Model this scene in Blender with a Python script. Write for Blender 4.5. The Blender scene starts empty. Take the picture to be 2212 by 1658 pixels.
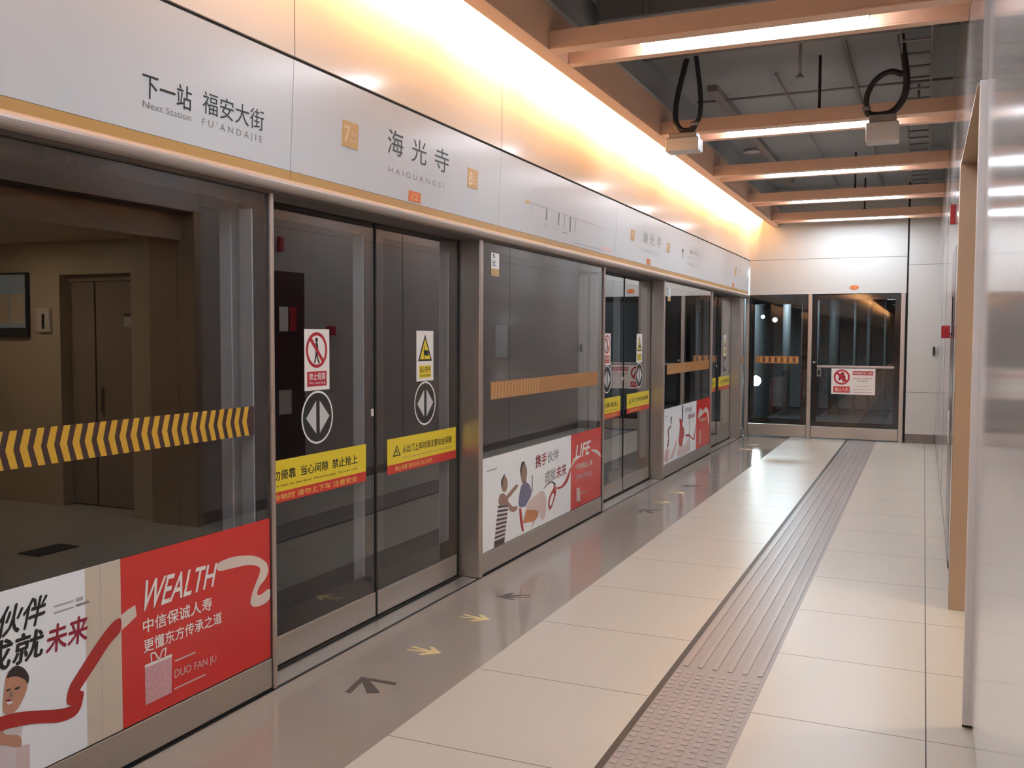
import bpy, bmesh, math, random
from mathutils import Matrix, Vector

S = bpy.context.scene
COL = S.collection
random.seed(7)

# ------------------------------------------------------------------ camera
cam_d = bpy.data.cameras.new('camera')
cam_d.sensor_fit = 'HORIZONTAL'
cam_d.sensor_width = 36.0
cam_d.lens = 2028.33 / 2212.0 * 36.0
cam_d.clip_start = 0.02
cam = bpy.data.objects.new('camera', cam_d)
COL.objects.link(cam)
cam.matrix_world = Matrix(((0.91584, -0.02415, 0.40082, 0.0),
                           (0.40153, 0.04474, -0.91475, 0.0),
                           (0.00416, 0.99871, 0.05067, 1.6),
                           (0, 0, 0, 1)))
S.camera = cam

# ------------------------------------------------------------------ world, exposure
W = bpy.data.worlds.new('world')
S.world = W
W.use_nodes = True
W.node_tree.nodes['Background'].inputs[0].default_value = (0.5, 0.55, 0.6, 1)
W.node_tree.nodes['Background'].inputs[1].default_value = 0.02
S.view_settings.view_transform = 'Standard'
S.view_settings.look = 'None'
S.view_settings.exposure = 0.0
S.view_settings.gamma = 1.0
S.view_settings.use_curve_mapping = False

LAMP = 29.5          # radiance of the ceiling battens
COVE_W = 29.0        # watts of each warm batten hidden in the cove


def area_light(name, loc, rot, sx, sy, power, color):
    d = bpy.data.lights.new(name, 'AREA')
    d.shape = 'RECTANGLE'
    d.size, d.size_y = sx, sy
    d.energy = power
    d.color = color
    o = bpy.data.objects.new(name, d)
    COL.objects.link(o)
    o.location = loc
    o.rotation_euler = rot
    return o


# warm battens on the ledge of the cove, one every 1.2 m
for k in range(17):
    area_light('cove_batten', (-2.42, -4.2 + 1.2 * k, 3.485), (0, math.radians(92), 0), 0.03, 1.06, COVE_W, (1.0, 0.51, 0.20))
for k in range(5):
    area_light('cove_batten', (-2.42, -9.6 - 9.2 * k, 3.485), (0, math.radians(92), 0), 0.03, 9.0, COVE_W * 13.0, (1.0, 0.51, 0.20))
for k in range(2):
    area_light('rear_batten', (-0.97, -1.7 - 2.4 * k, 3.37), (0, 0, 0), 1.29, 0.22, 26.0, (0.88, 0.985, 1.1))
for k in range(6):          # the lit platform behind the photographer
    area_light('rear_batten', (-0.97, -8.5 - 7.5 * k, 3.38), (0, 0, 0), 1.3, 0.25, 26.0, (0.92, 0.98, 1.06))
# two downlights of the side passage
for k in range(2):
    area_light('passage_downlight', (1.9 + 0.32 * k, 5.25 + 0.12 * k, 2.43), (0, 0, 0), 0.16, 0.16, 42.0, (1.0, 0.8, 0.58))


# ------------------------------------------------------------------ materials
def mat(name, col, rough=0.4, metal=0.0, spec=0.5, coat=0.0, noise=0.0, nscale=(6, 6, 6), rnoise=0.0, emit=None, estr=0.0, bump=0.0):
    m = bpy.data.materials.new(name)
    m.use_nodes = True
    nt = m.node_tree
    b = nt.nodes['Principled BSDF']
    b.inputs['Base Color'].default_value = (*col, 1)
    b.inputs['Roughness'].default_value = rough
    b.inputs['Metallic'].default_value = metal
    b.inputs['Specular IOR Level'].default_value = spec
    if coat:
        b.inputs['Coat Weight'].default_value = coat
        b.inputs['Coat Roughness'].default_value = 0.08
    if emit:
        b.inputs['Emission Color'].default_value = (*emit, 1)
        b.inputs['Emission Strength'].default_value = estr
    if noise or rnoise or bump:
        tc = nt.nodes.new('ShaderNodeTexCoord')
        mp = nt.nodes.new('ShaderNodeMapping')
        mp.inputs['Scale'].default_value = nscale
        nz = nt.nodes.new('ShaderNodeTexNoise')
        nz.inputs['Scale'].default_value = 1.0
        nz.inputs['Detail'].default_value = 5.0
        nt.links.new(tc.outputs['Object'], mp.inputs[0])
        nt.links.new(mp.outputs[0], nz.inputs['Vector'])
        if noise:
            mx = nt.nodes.new('ShaderNodeMix')
            mx.data_type = 'RGBA'
            mx.inputs[6].default_value = (*[max(0, c * (1 - noise)) for c in col], 1)
            mx.inputs[7].default_value = (*[min(1, c * (1 + noise)) for c in col], 1)
            nt.links.new(nz.outputs['Fac'], mx.inputs[0])
            nt.links.new(mx.outputs[2], b.inputs['Base Color'])
        if rnoise:
            mr = nt.nodes.new('ShaderNodeMapRange')
            mr.inputs[3].default_value = max(0.0, rough - rnoise)
            mr.inputs[4].default_value = rough + rnoise
            nt.links.new(nz.outputs['Fac'], mr.inputs[0])
            nt.links.new(mr.outputs[0], b.inputs['Roughness'])
        if bump:
            bp = nt.nodes.new('ShaderNodeBump')
            bp.inputs['Strength'].default_value = bump
            bp.inputs['Distance'].default_value = 0.002
            nt.links.new(nz.outputs['Fac'], bp.inputs['Height'])
            nt.links.new(bp.outputs[0], b.inputs['Normal'])
    return m


def glass_mat(name, tint, boost=1.0):
    m = bpy.data.materials.new(name)
    m.use_nodes = True
    nt = m.node_tree
    for n in list(nt.nodes):
        nt.nodes.remove(n)
    out = nt.nodes.new('ShaderNodeOutputMaterial')
    mix = nt.nodes.new('ShaderNodeMixShader')
    tr = nt.nodes.new('ShaderNodeBsdfTransparent')
    tr.inputs[0].default_value = (*tint, 1)
    gl = nt.nodes.new('ShaderNodeBsdfGlossy')
    gl.inputs['Color'].default_value = (0.95, 0.95, 0.95, 1)
    gl.inputs['Roughness'].default_value = 0.0
    fr = nt.nodes.new('ShaderNodeFresnel')
    fr.inputs[0].default_value = 1.5
    mu = nt.nodes.new('ShaderNodeMath')
    mu.operation = 'MULTIPLY'
    mu.use_clamp = True
    mu.inputs[1].default_value = boost
    nt.links.new(fr.outputs[0], mu.inputs[0])
    ge = nt.nodes.new('ShaderNodeNewGeometry')       # light leaving the pane is not reflected back
    inv = nt.nodes.new('ShaderNodeMath')
    inv.operation = 'SUBTRACT'
    inv.inputs[0].default_value = 1.0
    m2 = nt.nodes.new('ShaderNodeMath')
    m2.operation = 'MULTIPLY'
    nt.links.new(ge.outputs['Backfacing'], inv.inputs[1])
    nt.links.new(inv.outputs[0], m2.inputs[0])
    nt.links.new(mu.outputs[0], m2.inputs[1])
    nt.links.new(m2.outputs[0], mix.inputs[0])
    nt.links.new(tr.outputs[0], mix.inputs[1])
    nt.links.new(gl.outputs[0], mix.inputs[2])
    nt.links.new(mix.outputs[0], out.inputs[0])
    return m


M = {}
M['fascia'] = mat('fascia_white', (0.60, 0.635, 0.665), 0.22, spec=0.4, noise=0.015, nscale=(2, 2, 2))
M['panel'] = mat('wall_panel_cream', (0.72, 0.70, 0.66), 0.16, spec=0.5, noise=0.02, nscale=(1.5, 1.5, 1.5))
M['end_panel'] = mat('end_wall_panel', (0.62, 0.61, 0.58), 0.3, spec=0.4, noise=0.02, nscale=(2, 2, 2))
M['rwall'] = mat('side_wall_gloss', (0.46, 0.43, 0.42), 0.12, spec=0.6, noise=0.015, nscale=(2, 2, 2), rnoise=0.015)
M['rwall_trim'] = mat('satin_trim', (0.66, 0.64, 0.64), 0.35, noise=0.03)
M['joint'] = mat('dark_joint', (0.02, 0.018, 0.018), 0.7, noise=0.1)
M['seam'] = mat('grey_seam', (0.16, 0.15, 0.15), 0.6, noise=0.1)
M['gold'] = mat('gold_stripe', (0.46, 0.28, 0.085), 0.4, noise=0.04)
M['lip'] = mat('champagne_metal', (0.44, 0.385, 0.35), 0.45, metal=0.3, noise=0.05, nscale=(30, 1, 30))
M['soffit'] = mat('dark_soffit', (0.10, 0.085, 0.08), 0.5, noise=0.1)
M['steel'] = mat('brushed_steel', (0.50, 0.455, 0.42), 0.33, metal=0.85, noise=0.07, nscale=(140, 140, 1.2), rnoise=0.04)
M['kick'] = mat('brushed_kick_plate', (0.50, 0.46, 0.42), 0.36, metal=0.8, noise=0.07, nscale=(120, 1.0, 120), rnoise=0.05)
M['stile'] = mat('satin_stile', (0.90, 0.93, 0.93), 0.25, metal=0.0, noise=0.06, nscale=(80, 80, 1))
M['thresh'] = mat('threshold_steel', (0.52, 0.49, 0.46), 0.3, metal=0.75, noise=0.02, nscale=(4, 1, 4), rnoise=0.02)
M['enamel'] = mat('black_enamel_border', (0.018, 0.016, 0.017), 0.06, noise=0.2)
M['rubber'] = mat('black_rubber', (0.008, 0.008, 0.008), 0.8, noise=0.2)
M['glass'] = glass_mat('tinted_glass', (0.82, 0.81, 0.815), 2.0)
M['end_glass'] = glass_mat('end_wall_glass', (0.84, 0.86, 0.86), 2.0)
M['bronze'] = mat('bronze_cladding', (0.44, 0.335, 0.25), 0.32, metal=0.35, noise=0.05, nscale=(2, 2, 60))
M['beam'] = mat('orange_painted_beam', (0.84, 0.55, 0.39), 0.5, noise=0.06, nscale=(1, 8, 8))
M['lamp'] = mat('lit_diffuser', (0.9, 0.9, 0.9), 0.4, emit=(0.86, 0.985, 1.12), estr=LAMP, noise=0.01)
M['dark_ceiling'] = mat('dark_grey_ceiling', (0.36, 0.385, 0.40), 0.75, noise=0.12, nscale=(1.5, 1.5, 1.5))
M['service'] = mat('painted_services', (0.21, 0.215, 0.22), 0.5, noise=0.15, nscale=(5, 5, 5))
M['service_light'] = mat('galvanised_services', (0.30, 0.28, 0.27), 0.45, metal=0.3, noise=0.15, nscale=(8, 8, 8))
M['grey_stone'] = mat('grey_polished_stone', (0.30, 0.272, 0.24), 0.10, spec=0.45, noise=0.09, nscale=(2.5, 1.2, 1), rnoise=0.03)
M['tile'] = mat('cream_floor_tile', (0.54, 0.51, 0.445), 0.3, spec=0.35, noise=0.035, nscale=(3, 0.8, 1), rnoise=0.05)
M['grout'] = mat('tile_joint', (0.20, 0.175, 0.15), 0.7, noise=0.1)
M['black_line'] = mat('black_floor_line', (0.012, 0.011, 0.012), 0.5, noise=0.1)
M['tactile'] = mat('tactile_grey', (0.285, 0.265, 0.26), 0.4, spec=0.4, noise=0.06, nscale=(12, 4, 4))
M['tactile_rib'] = mat('tactile_rib', (0.31, 0.288, 0.28), 0.35, spec=0.4, noise=0.05, nscale=(12, 4, 4))
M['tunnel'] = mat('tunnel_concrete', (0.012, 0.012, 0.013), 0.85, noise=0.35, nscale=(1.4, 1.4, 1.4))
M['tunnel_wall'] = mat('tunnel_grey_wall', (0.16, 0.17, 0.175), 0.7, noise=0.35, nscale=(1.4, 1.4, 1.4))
M['tunnel_pipe'] = mat('tunnel_pipe', (0.12, 0.13, 0.135), 0.5, noise=0.2, nscale=(4, 4, 4))
M['tunnel_lamp'] = mat('tunnel_lamp_lens', (1, 1, 1), 0.3, emit=(0.85, 1.0, 0.98), estr=120.0, noise=0.01)
M['tunnel_lamp_small'] = mat('tunnel_lamp_lens_small', (1, 1, 1), 0.3, emit=(0.78, 0.95, 1.0), estr=22.0, noise=0.01)
M['white_plastic'] = mat('white_plastic', (0.66, 0.62, 0.59), 0.35, noise=0.02)
M['conduit'] = mat('black_flexible_conduit', (0.03, 0.029, 0.032), 0.5, noise=0.2)
M['ink'] = mat('black_print', (0.012, 0.012, 0.013), 0.35, noise=0.05)
M['grey_ink'] = mat('grey_print', (0.22, 0.22, 0.22), 0.4, noise=0.05)
M['pale_ink'] = mat('pale_grey_print', (0.42, 0.42, 0.42), 0.4, noise=0.05)
M['white'] = mat('white_print', (0.80, 0.79, 0.77), 0.3, noise=0.02)
M['sign_white'] = mat('sign_white', (0.86, 0.80, 0.75), 0.3, noise=0.02)
M['red'] = mat('poster_red', (0.60, 0.032, 0.030), 0.22, noise=0.05, nscale=(2, 2, 2))
M['ribbon'] = mat('ribbon_red', (0.42, 0.022, 0.022), 0.25, noise=0.15, nscale=(6, 6, 6))
M['maroon'] = mat('maroon_print', (0.28, 0.012, 0.035), 0.3, noise=0.05)
M['sign_red'] = mat('sign_red', (0.45, 0.016, 0.035), 0.3, noise=0.04)
M['poster_white'] = mat('poster_white', (0.87, 0.89, 0.90), 0.2, noise=0.03, nscale=(1.5, 1.5, 1.5))
M['poster_cream'] = mat('poster_cream', (0.62, 0.53, 0.42), 0.2, noise=0.03)
M['ribbon_white'] = mat('ribbon_pale', (0.72, 0.60, 0.52), 0.25, noise=0.08, nscale=(6, 6, 6))
M['pink_pale'] = mat('print_pale_pink', (0.64, 0.44, 0.42), 0.3, noise=0.10, nscale=(40, 40, 40))
M['skin'] = mat('print_skin', (0.50, 0.25, 0.165), 0.3, noise=0.12, nscale=(14, 14, 14))
M['skin_dull'] = mat('print_skin_dull', (0.30, 0.18, 0.14), 0.3, noise=0.15, nscale=(14, 14, 14))
M['hair'] = mat('print_hair', (0.03, 0.022, 0.02), 0.3, noise=0.3, nscale=(40, 40, 40))
M['shirt'] = mat('print_shirt', (0.66, 0.58, 0.57), 0.3, noise=0.06, nscale=(8, 8, 8))
M['blue'] = mat('print_blue', (0.155, 0.15, 0.26), 0.3, noise=0.1, nscale=(8, 8, 8))
M['print_pink'] = mat('print_pink', (0.66, 0.52, 0.50), 0.3, noise=0.08, nscale=(6, 6, 6))
M['print_orange'] = mat('print_orange', (0.55, 0.22, 0.08), 0.3, noise=0.15, nscale=(8, 8, 8))
M['print_dark'] = mat('print_dark', (0.05, 0.03, 0.04), 0.3, noise=0.2)
M['yellow'] = mat('banner_yellow', (0.80, 0.62, 0.035), 0.28, noise=0.03)
M['banner_red'] = mat('banner_red', (0.60, 0.04, 0.03), 0.28, noise=0.03)
M['yellow_text'] = mat('banner_yellow_text', (0.85, 0.52, 0.12), 0.3, noise=0.03)
M['chevron'] = mat('chevron_yellow', (0.62, 0.36, 0.04), 0.3, noise=0.1, nscale=(20, 20, 20))
M['chevron_bg'] = mat('chevron_dark', (0.05, 0.028, 0.03), 0.3, noise=0.2)
M['band'] = mat('orange_brown_band', (0.40, 0.19, 0.065), 0.3, noise=0.06)
M['band_mark'] = mat('band_pale_mark', (0.56, 0.33, 0.14), 0.3, noise=0.06)
M['badge'] = mat('badge_gold', (0.56, 0.35, 0.13), 0.35, noise=0.05)
M['badge_text'] = mat('badge_text', (0.74, 0.57, 0.34), 0.35, noise=0.03)
M['tag'] = mat('tag_orange', (0.72, 0.17, 0.03), 0.35, noise=0.04)
M['tag_text'] = mat('tag_text', (0.80, 0.42, 0.17), 0.35, noise=0.03)
M['arrow_yellow'] = mat('floor_arrow_yellow', (0.75, 0.60, 0.30), 0.35, noise=0.05)
M['arrow_dark'] = mat('floor_arrow_dark', (0.085, 0.07, 0.062), 0.4, noise=0.1)
M['disc'] = mat('disc_black', (0.022, 0.024, 0.026), 0.25, noise=0.1)
M['disc_arrow'] = mat('disc_arrow_grey', (0.55, 0.55, 0.54), 0.3, noise=0.03)
M['pass_wall'] = mat('passage_wall', (0.60, 0.50, 0.38), 0.4, noise=0.03, nscale=(2, 2, 2))
M['pass_door'] = mat('passage_door', (0.33, 0.26, 0.22), 0.35, noise=0.04, nscale=(2, 2, 2))
M['screen'] = mat('screen_glow', (0.1, 0.1, 0.1), 0.2, emit=(0.72, 0.78, 0.72), estr=0.55, noise=0.02)
M['screen_dark'] = mat('screen_dark_bar', (0.02, 0.03, 0.035), 0.2, noise=0.1)
M['baseboard'] = mat('baseboard_grey', (0.19, 0.16, 0.15), 0.4, noise=0.06)
M['downlight'] = mat('downlight_lens', (1, 1, 1), 0.3, emit=(1.0, 0.85, 0.65), estr=12.0, noise=0.01)
M['bag'] = mat('gift_bag_pink', (0.60, 0.33, 0.36), 0.3, noise=0.25, nscale=(60, 60, 60))
M['cabinet'] = mat('cabinet_maroon', (0.05, 0.018, 0.02), 0.2, noise=0.1)
M['leather'] = mat('alarm_red', (0.40, 0.012, 0.03), 0.3, noise=0.05)

# ------------------------------------------------------------------ mesh helpers
F_LEFT = lambda X: (lambda u, v, n=0.0: (X + n, u, v))        # u = +Y, v = +Z, faces +X
F_FAR = lambda Y: (lambda u, v, n=0.0: (u, Y - n, v))         # u = +X, v = +Z, faces -Y
F_FLOOR = lambda Z: (lambda u, v, n=0.0: (u, v, Z + n))
_text_cache = {}


def text_mesh(body):
    key = body
    if key not in _text_cache:
        c = bpy.data.curves.new('glyphs', 'FONT')
        c.body = body
        c.resolution_u = 3
        o = bpy.data.objects.new('glyphs', c)
        COL.objects.link(o)
        me = bpy.data.meshes.new_from_object(o.evaluated_get(bpy.context.evaluated_depsgraph_get()))
        vs = [(v.co.x, v.co.y) for v in me.vertices]
        fs = [tuple(p.vertices) for p in me.polygons]
        bpy.data.objects.remove(o)
        bpy.data.curves.remove(c)
        bpy.data.meshes.remove(me)
        _text_cache[key] = (vs, fs)
    return _text_cache[key]


class MB:
    def __init__(s):
        s.bm = bmesh.new()
        s.mats = []

    def mi(s, m):
        m = M[m]
        if m not in s.mats:
            s.mats.append(m)
        return s.mats.index(m)

    def face(s, cos, m):
        f = s.bm.faces.new([s.bm.verts.new(c) for c in cos])
        f.material_index = s.mi(m)
        return f

    def box(s, x0, x1, y0, y1, z0, z1, m, bev=0.0, seg=2):
        x0, x1 = sorted((x0, x1)); y0, y1 = sorted((y0, y1)); z0, z1 = sorted((z0, z1))
        v = [s.bm.verts.new(c) for c in ((x0, y0, z0), (x1, y0, z0), (x1, y1, z0), (x0, y1, z0), (x0, y0, z1), (x1, y0, z1), (x1, y1, z1), (x0, y1, z1))]
        k = s.mi(m)
        fs = []
        for q in ((3, 2, 1, 0), (4, 5, 6, 7), (0, 1, 5, 4), (1, 2, 6, 5), (2, 3, 7, 6), (3, 0, 4, 7)):
            f = s.bm.faces.new([v[i] for i in q])
            f.material_index = k
            fs.append(f)
        if bev:
            es = list({e for f in fs for e in f.edges})
            bmesh.ops.bevel(s.bm, geom=es, offset=bev, segments=seg, affect='EDGES', profile=0.5, material=-1)
        return s

    def poly(s, F, pts, n, m, th=0.0):
        pts = list(pts)
        if len(pts) > 2:
            a = sum(pts[i][0] * pts[(i + 1) % len(pts)][1] - pts[(i + 1) % len(pts)][0] * pts[i][1] for i in range(len(pts)))
            if a < 0:
                pts.reverse()
        top = [s.bm.verts.new(F(u, v, n)) for u, v in pts]
        k = s.mi(m)
        f = s.bm.faces.new(top)
        f.material_index = k
        if th:
            bot = [s.bm.verts.new(F(u, v, n - th)) for u, v in pts]
            g = s.bm.faces.new(list(reversed(bot)))
            g.material_index = k
            for i in range(len(pts)):
                j = (i + 1) % len(pts)
                h = s.bm.faces.new((top[j], top[i], bot[i], bot[j]))
                h.material_index = k
        return s

    def rect(s, F, u0, u1, v0, v1, n, m, th=0.0):
        return s.poly(F, ((u0, v0), (u1, v0), (u1, v1), (u0, v1)), n, m, th)

    def disc(s, F, cu, cv, r, n, m, th=0.0, seg=40, ru=None):
        ru = ru or r
        return s.poly(F, [(cu + ru * math.cos(2 * math.pi * i / seg), cv + r * math.sin(2 * math.pi * i / seg)) for i in range(seg)], n, m, th)

    def ring(s, F, cu, cv, r0, r1, n, m, seg=48):
        k = s.mi(m)
        a = [s.bm.verts.new(F(cu + r0 * math.cos(2 * math.pi * i / seg), cv + r0 * math.sin(2 * math.pi * i / seg), n)) for i in range(seg)]
        b = [s.bm.verts.new(F(cu + r1 * math.cos(2 * math.pi * i / seg), cv + r1 * math.sin(2 * math.pi * i / seg), n)) for i in range(seg)]
        for i in range(seg):
            j = (i + 1) % seg
            f = s.bm.faces.new((a[i], b[i], b[j], a[j]))
            f.material_index = k
        return s

    def text(s, F, body, quad, n, m, bold=0.0, yr=None):
        """quad = bottom-left, top-left, top-right, bottom-right in (u, v)."""
        vs, fs = text_mesh(body)
        if not vs:
            return s
        xs = [p[0] for p in vs]; ys = [p[1] for p in vs]
        x0, x1 = min(xs), max(xs)
        y0, y1 = yr if yr else (min(ys), max(ys))
        bl, tl, tr, br = quad
        k = s.mi(m)
        # bold lettering is struck several times with a small shift
        hits = [(0, 0)] if not bold else [(dx * bold, dy * bold) for dx, dy in ((1, 0), (-1, 0), (0, 1), (0, -1))]
        for t, (dx, dy) in enumerate(hits):
            nv = []
            for x, y in vs:
                a = (x + dx - x0) / (x1 - x0); b = (y + dy - y0) / (y1 - y0)
                u = bl[0] * (1 - a) * (1 - b) + br[0] * a * (1 - b) + tl[0] * (1 - a) * b + tr[0] * a * b
                v = bl[1] * (1 - a) * (1 - b) + br[1] * a * (1 - b) + tl[1] * (1 - a) * b + tr[1] * a * b
                nv.append(s.bm.verts.new(F(u, v, n + t * 2e-5)))
            for q in fs:
                try:
                    f = s.bm.faces.new([nv[i] for i in q])
                    f.material_index = k
                except ValueError:
                    pass
        return s

    def tbox(s, F, body, u0, u1, v0, v1, n, m, bold=0.0, yr=None):
        return s.text(F, body, ((u0, v0), (u0, v1), (u1, v1), (u1, v0)), n, m, bold, yr)

    def tube(s, pts, r, m, seg=10, caps=True):
        pts = [Vector(p) for p in pts]
        k = s.mi(m)
        rings = []
        up = None
        for i, p in enumerate(pts):
            t = (pts[min(i + 1, len(pts) - 1)] - pts[max(i - 1, 0)]).normalized()
            if up is None:
                up = t.orthogonal().normalized()
            up = (up - t * up.dot(t)).normalized()
            w = t.cross(up)
            rr = r[i] if isinstance(r, (list, tuple)) else r
            rings.append([s.bm.verts.new(p + (up * math.cos(2 * math.pi * j / seg) + w * math.sin(2 * math.pi * j / seg)) * rr) for j in range(seg)])
        for a, b in zip(rings, rings[1:]):
            for j in range(seg):
                q = (j + 1) % seg
                f = s.bm.faces.new((a[j], a[q], b[q], b[j]))
                f.material_index = k
                f.smooth = True
        if caps:
            f = s.bm.faces.new(list(reversed(rings[0]))); f.material_index = k
            f = s.bm.faces.new(rings[-1]); f.material_index = k
        return s

    def extrude_y(s, prof, y0, y1, m, smooth=False):
        """closed (x, z) profile swept along Y."""
        k = s.mi(m)
        a = [s.bm.verts.new((x, y0, z)) for x, z in prof]
        b = [s.bm.verts.new((x, y1, z)) for x, z in prof]
        for i in range(len(prof)):
            j = (i + 1) % len(prof)
            f = s.bm.faces.new((a[i], a[j], b[j], b[i]))
            f.material_index = k
            f.smooth = smooth
        f = s.bm.faces.new(a); f.material_index = k
        f = s.bm.faces.new(list(reversed(b))); f.material_index = k
        return s

    def build(s, name, parent=None, origin=None):
        bm = s.bm
        cos = [v.co for v in bm.verts]
        if parent is not None:
            org = Vector(wloc(parent))
        elif origin is not None:
            org = Vector(origin)
        else:
            xs = [c.x for c in cos]; ys = [c.y for c in cos]; zs = [c.z for c in cos]
            org = Vector(((min(xs) + max(xs)) / 2, (min(ys) + max(ys)) / 2, min(zs)))
        bmesh.ops.translate(bm, verts=bm.verts, vec=-org)
        me = bpy.data.meshes.new(name)
        bm.to_mesh(me)
        bm.free()
        for m in s.mats:
            me.materials.append(m)
        o = bpy.data.objects.new(name, me)
        COL.objects.link(o)
        if parent is not None:
            o.parent = parent
        else:
            o.location = org
        return o


def wloc(o):
    v = Vector(o.location)
    while o.parent is not None:
        o = o.parent
        v = v + Vector(o.location)
    return v


def tag(o, label=None, cat=None, group=None, kind=None):
    if label: o['label'] = label
    if cat: o['category'] = cat
    if group: o['group'] = group
    if kind: o['kind'] = kind
    return o


def thing(name, label, cat, loc, group=None):
    o = bpy.data.objects.new(name, None)
    o.empty_display_size = 0.1
    COL.objects.link(o)
    o.location = loc
    return tag(o, label, cat, group)


def struct(name, mb, parent=None):
    o = mb.build(name, parent)
    if parent is None:
        o['kind'] = 'structure'
    return o


def copy_tree(o, parent=None):
    c = o.copy()
    COL.objects.link(c)
    if parent is not None:
        c.parent = parent
    for ch in list(o.children):
        copy_tree(ch, c)
    return c


# ------------------------------------------------------------------ the setting
Y_END = 15.5          # face of the end wall
Y_BACK = -52.0
X_PSD = -2.65         # front of the door posts
X_R = 0.185           # right wall

# floor: one slab, its zones are material slots, joints lie in its surface
f = MB()
f.box(-2.80, 0.6, Y_BACK, Y_END + 0.1, -0.12, -0.02, 'grout')
def strip(x0, x1, y0, y1, m, z=0.0):
    f.face(((x0, y0, z), (x1, y0, z), (x1, y1, z), (x0, y1, z)), m)
YJ = [-4.32, -3.49, -2.65, -1.82, -0.98, -0.15, 0.68, 1.52, 2.35, 3.185, 4.017, 4.85, 5.69, 6.53, 7.4, 8.24, 9.08, 9.92, 10.77, 11.6, 12.43, 13.23, 14.1]
def strips(x0, x1, m, joints, jm='grout', jw=0.0022):
    ys = [Y_BACK] + joints + [Y_END + 0.1]
    for a, b in zip(ys, ys[1:]):
        strip(x0, x1, a + (jw if a in joints else 0), b - (jw if b in joints else 0), m)
    for j in joints:
        strip(x0, x1, j - jw, j + jw, jm)
strip(-2.80, -2.662, Y_BACK, Y_END + .1, 'thresh', -0.004)
strip(-2.662, -2.648, Y_BACK, Y_END + .1, 'black_line')
strips(-2.648, -1.932, 'grey_stone', YJ[1::2], 'grout', 0.0009)
strips(-1.932, -1.086, 'tile', YJ, jw=0.003)
strip(-1.086, -1.056, Y_BACK, Y_END + .1, 'black_line')
strips(-1.056, -0.638, 'tactile', YJ[::2], 'grout', 0.0012)
strips(-0.638, 0.042, 'tile', YJ, jw=0.003)
strip(0.042, 0.047, Y_BACK, Y_END + .1, 'black_line')
strips(0.047, 0.6, 'tile', YJ, jw=0.003)
struct('floor', f)

# ceiling: dark slab and the dark upstand above the cove
c = MB()
c.box(-2.62, 0.5, Y_BACK, Y_END + 0.1, 3.95, 4.05, 'dark_ceiling')
c.box(-2.24, -2.19, Y_BACK, Y_END, 3.66, 3.95, 'dark_ceiling')
struct('ceiling', c)

# left wall above the signage: cream panels with hairline seams
w = MB()
w.box(-2.72, -2.60, Y_BACK, Y_END, 2.842, 3.95, 'panel')
w.box(-2.72, -2.612, Y_BACK, Y_END, 2.826, 2.842, 'joint')
for y in (-1.23, 1.01, 3.505, 5.75):
    w.box(-2.601, -2.5985, y - 0.0022, y + 0.0022, 2.842, 3.66, 'seam')
w.box(-3.1, -2.70, Y_BACK, Y_END, 2.30, 2.84, 'joint')          # carrier behind the signage
struct('wall_left', w)

# plain rear part of the platform screen, behind the photographer
w = MB()
w.box(-2.80, -2.66, Y_BACK, 0.80, 0.0, 2.30, 'enamel')
w.box(-2.72, -2.62, Y_BACK, 0.70, 2.335, 2.826, 'fascia')
struct('wall_rear_left', w)
w = MB()
w.box(-2.9, 0.4, Y_BACK - 0.1, Y_BACK, 0, 3.95, 'end_panel')
struct('wall_back', w)

# end wall
w = MB()
YE = Y_END
w.box(-2.60, -0.262, YE, YE + 0.12, 2.285, 3.95, 'end_panel')
w.box(-0.262, -0.236, YE + 0.03, YE + 0.12, 0, 3.95, 'joint')
w.box(-0.236, 0.36, YE, YE + 0.12, 0.14, 3.95, 'end_panel')
F = F_FAR(YE)
w.rect(F, -2.60, -0.262, 2.833, 2.84, 0.001, 'seam')
w.rect(F, -0.236, 0.36, 2.705, 2.711, 0.001, 'seam')
w.rect(F, -0.236, 0.36, 0.772, 0.778, 0.001, 'seam')
w.rect(F, -2.545, -2.541, 2.29, 3.3, 0.001, 'pale_ink')
struct('wall_far', w)
b = MB()
b.box(-0.236, 0.18, YE - 0.004, YE + 0.1, 0.0, 0.14, 'baseboard')
struct('baseboard_far', b)

# right wall: near length, portal header, far length
w = MB()
w.box(X_R + .02, 0.62, Y_BACK, 4.19, 0.11, 3.95, 'rwall', 0.004)
w.box(X_R + 0.05, 0.62, Y_BACK, 4.185, 0.0, 0.11, 'joint')
struct('wall_right', w)
w = MB(); w.box(X_R, 0.30, 4.192, 6.13, 2.62, 3.95, 'rwall'); struct('wall_right', w)
w = MB()
w.box(X_R, 0.45, 6.135, YE, 0.10, 3.95, 'rwall')
for y in (9.9, 12.5):
    w.box(X_R - 0.001, X_R + 0.02, y - 0.006, y + 0.006, 0.10, 3.9, 'joint')
w.box(X_R - 0.0008, X_R + 0.02, 6.1, YE, 2.655, 2.661, 'seam')
struct('wall_right', w)
b = MB()
b.box(X_R + 0.006, 0.4, 6.12, YE, 0.0, 0.10, 'baseboard')
struct('baseboard_right', b)
# slim light trim closing the near wall at the opening
t = MB()
t.box(X_R - 0.006, X_R + 0.05, 4.191, 4.225, 0.02, 2.62, 'rwall_trim', 0.004)
t.box(X_R - 0.004, X_R + 0.05, 4.225, 4.231, 0.0, 2.62, 'joint')
struct('trim_1', t)

# bronze portal of the side passage
pf = thing('passage_portal', 'bronze metal portal framing the side passage in the right wall', 'portal', (0.3, 6.1, 0))
m_ = MB(); m_.box(0.168, 0.355, 6.05, 6.13, 0.0, 2.62, 'bronze', 0.003); m_.build('jamb', pf)
m_ = MB(); m_.box(0.172, 0.30, 4.235, 6.05, 2.605, 2.62, 'bronze'); m_.box(0.30, 0.355, 4.235, 6.05, 2.38, 2.62, 'bronze'); m_.build('lintel', pf)

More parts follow.
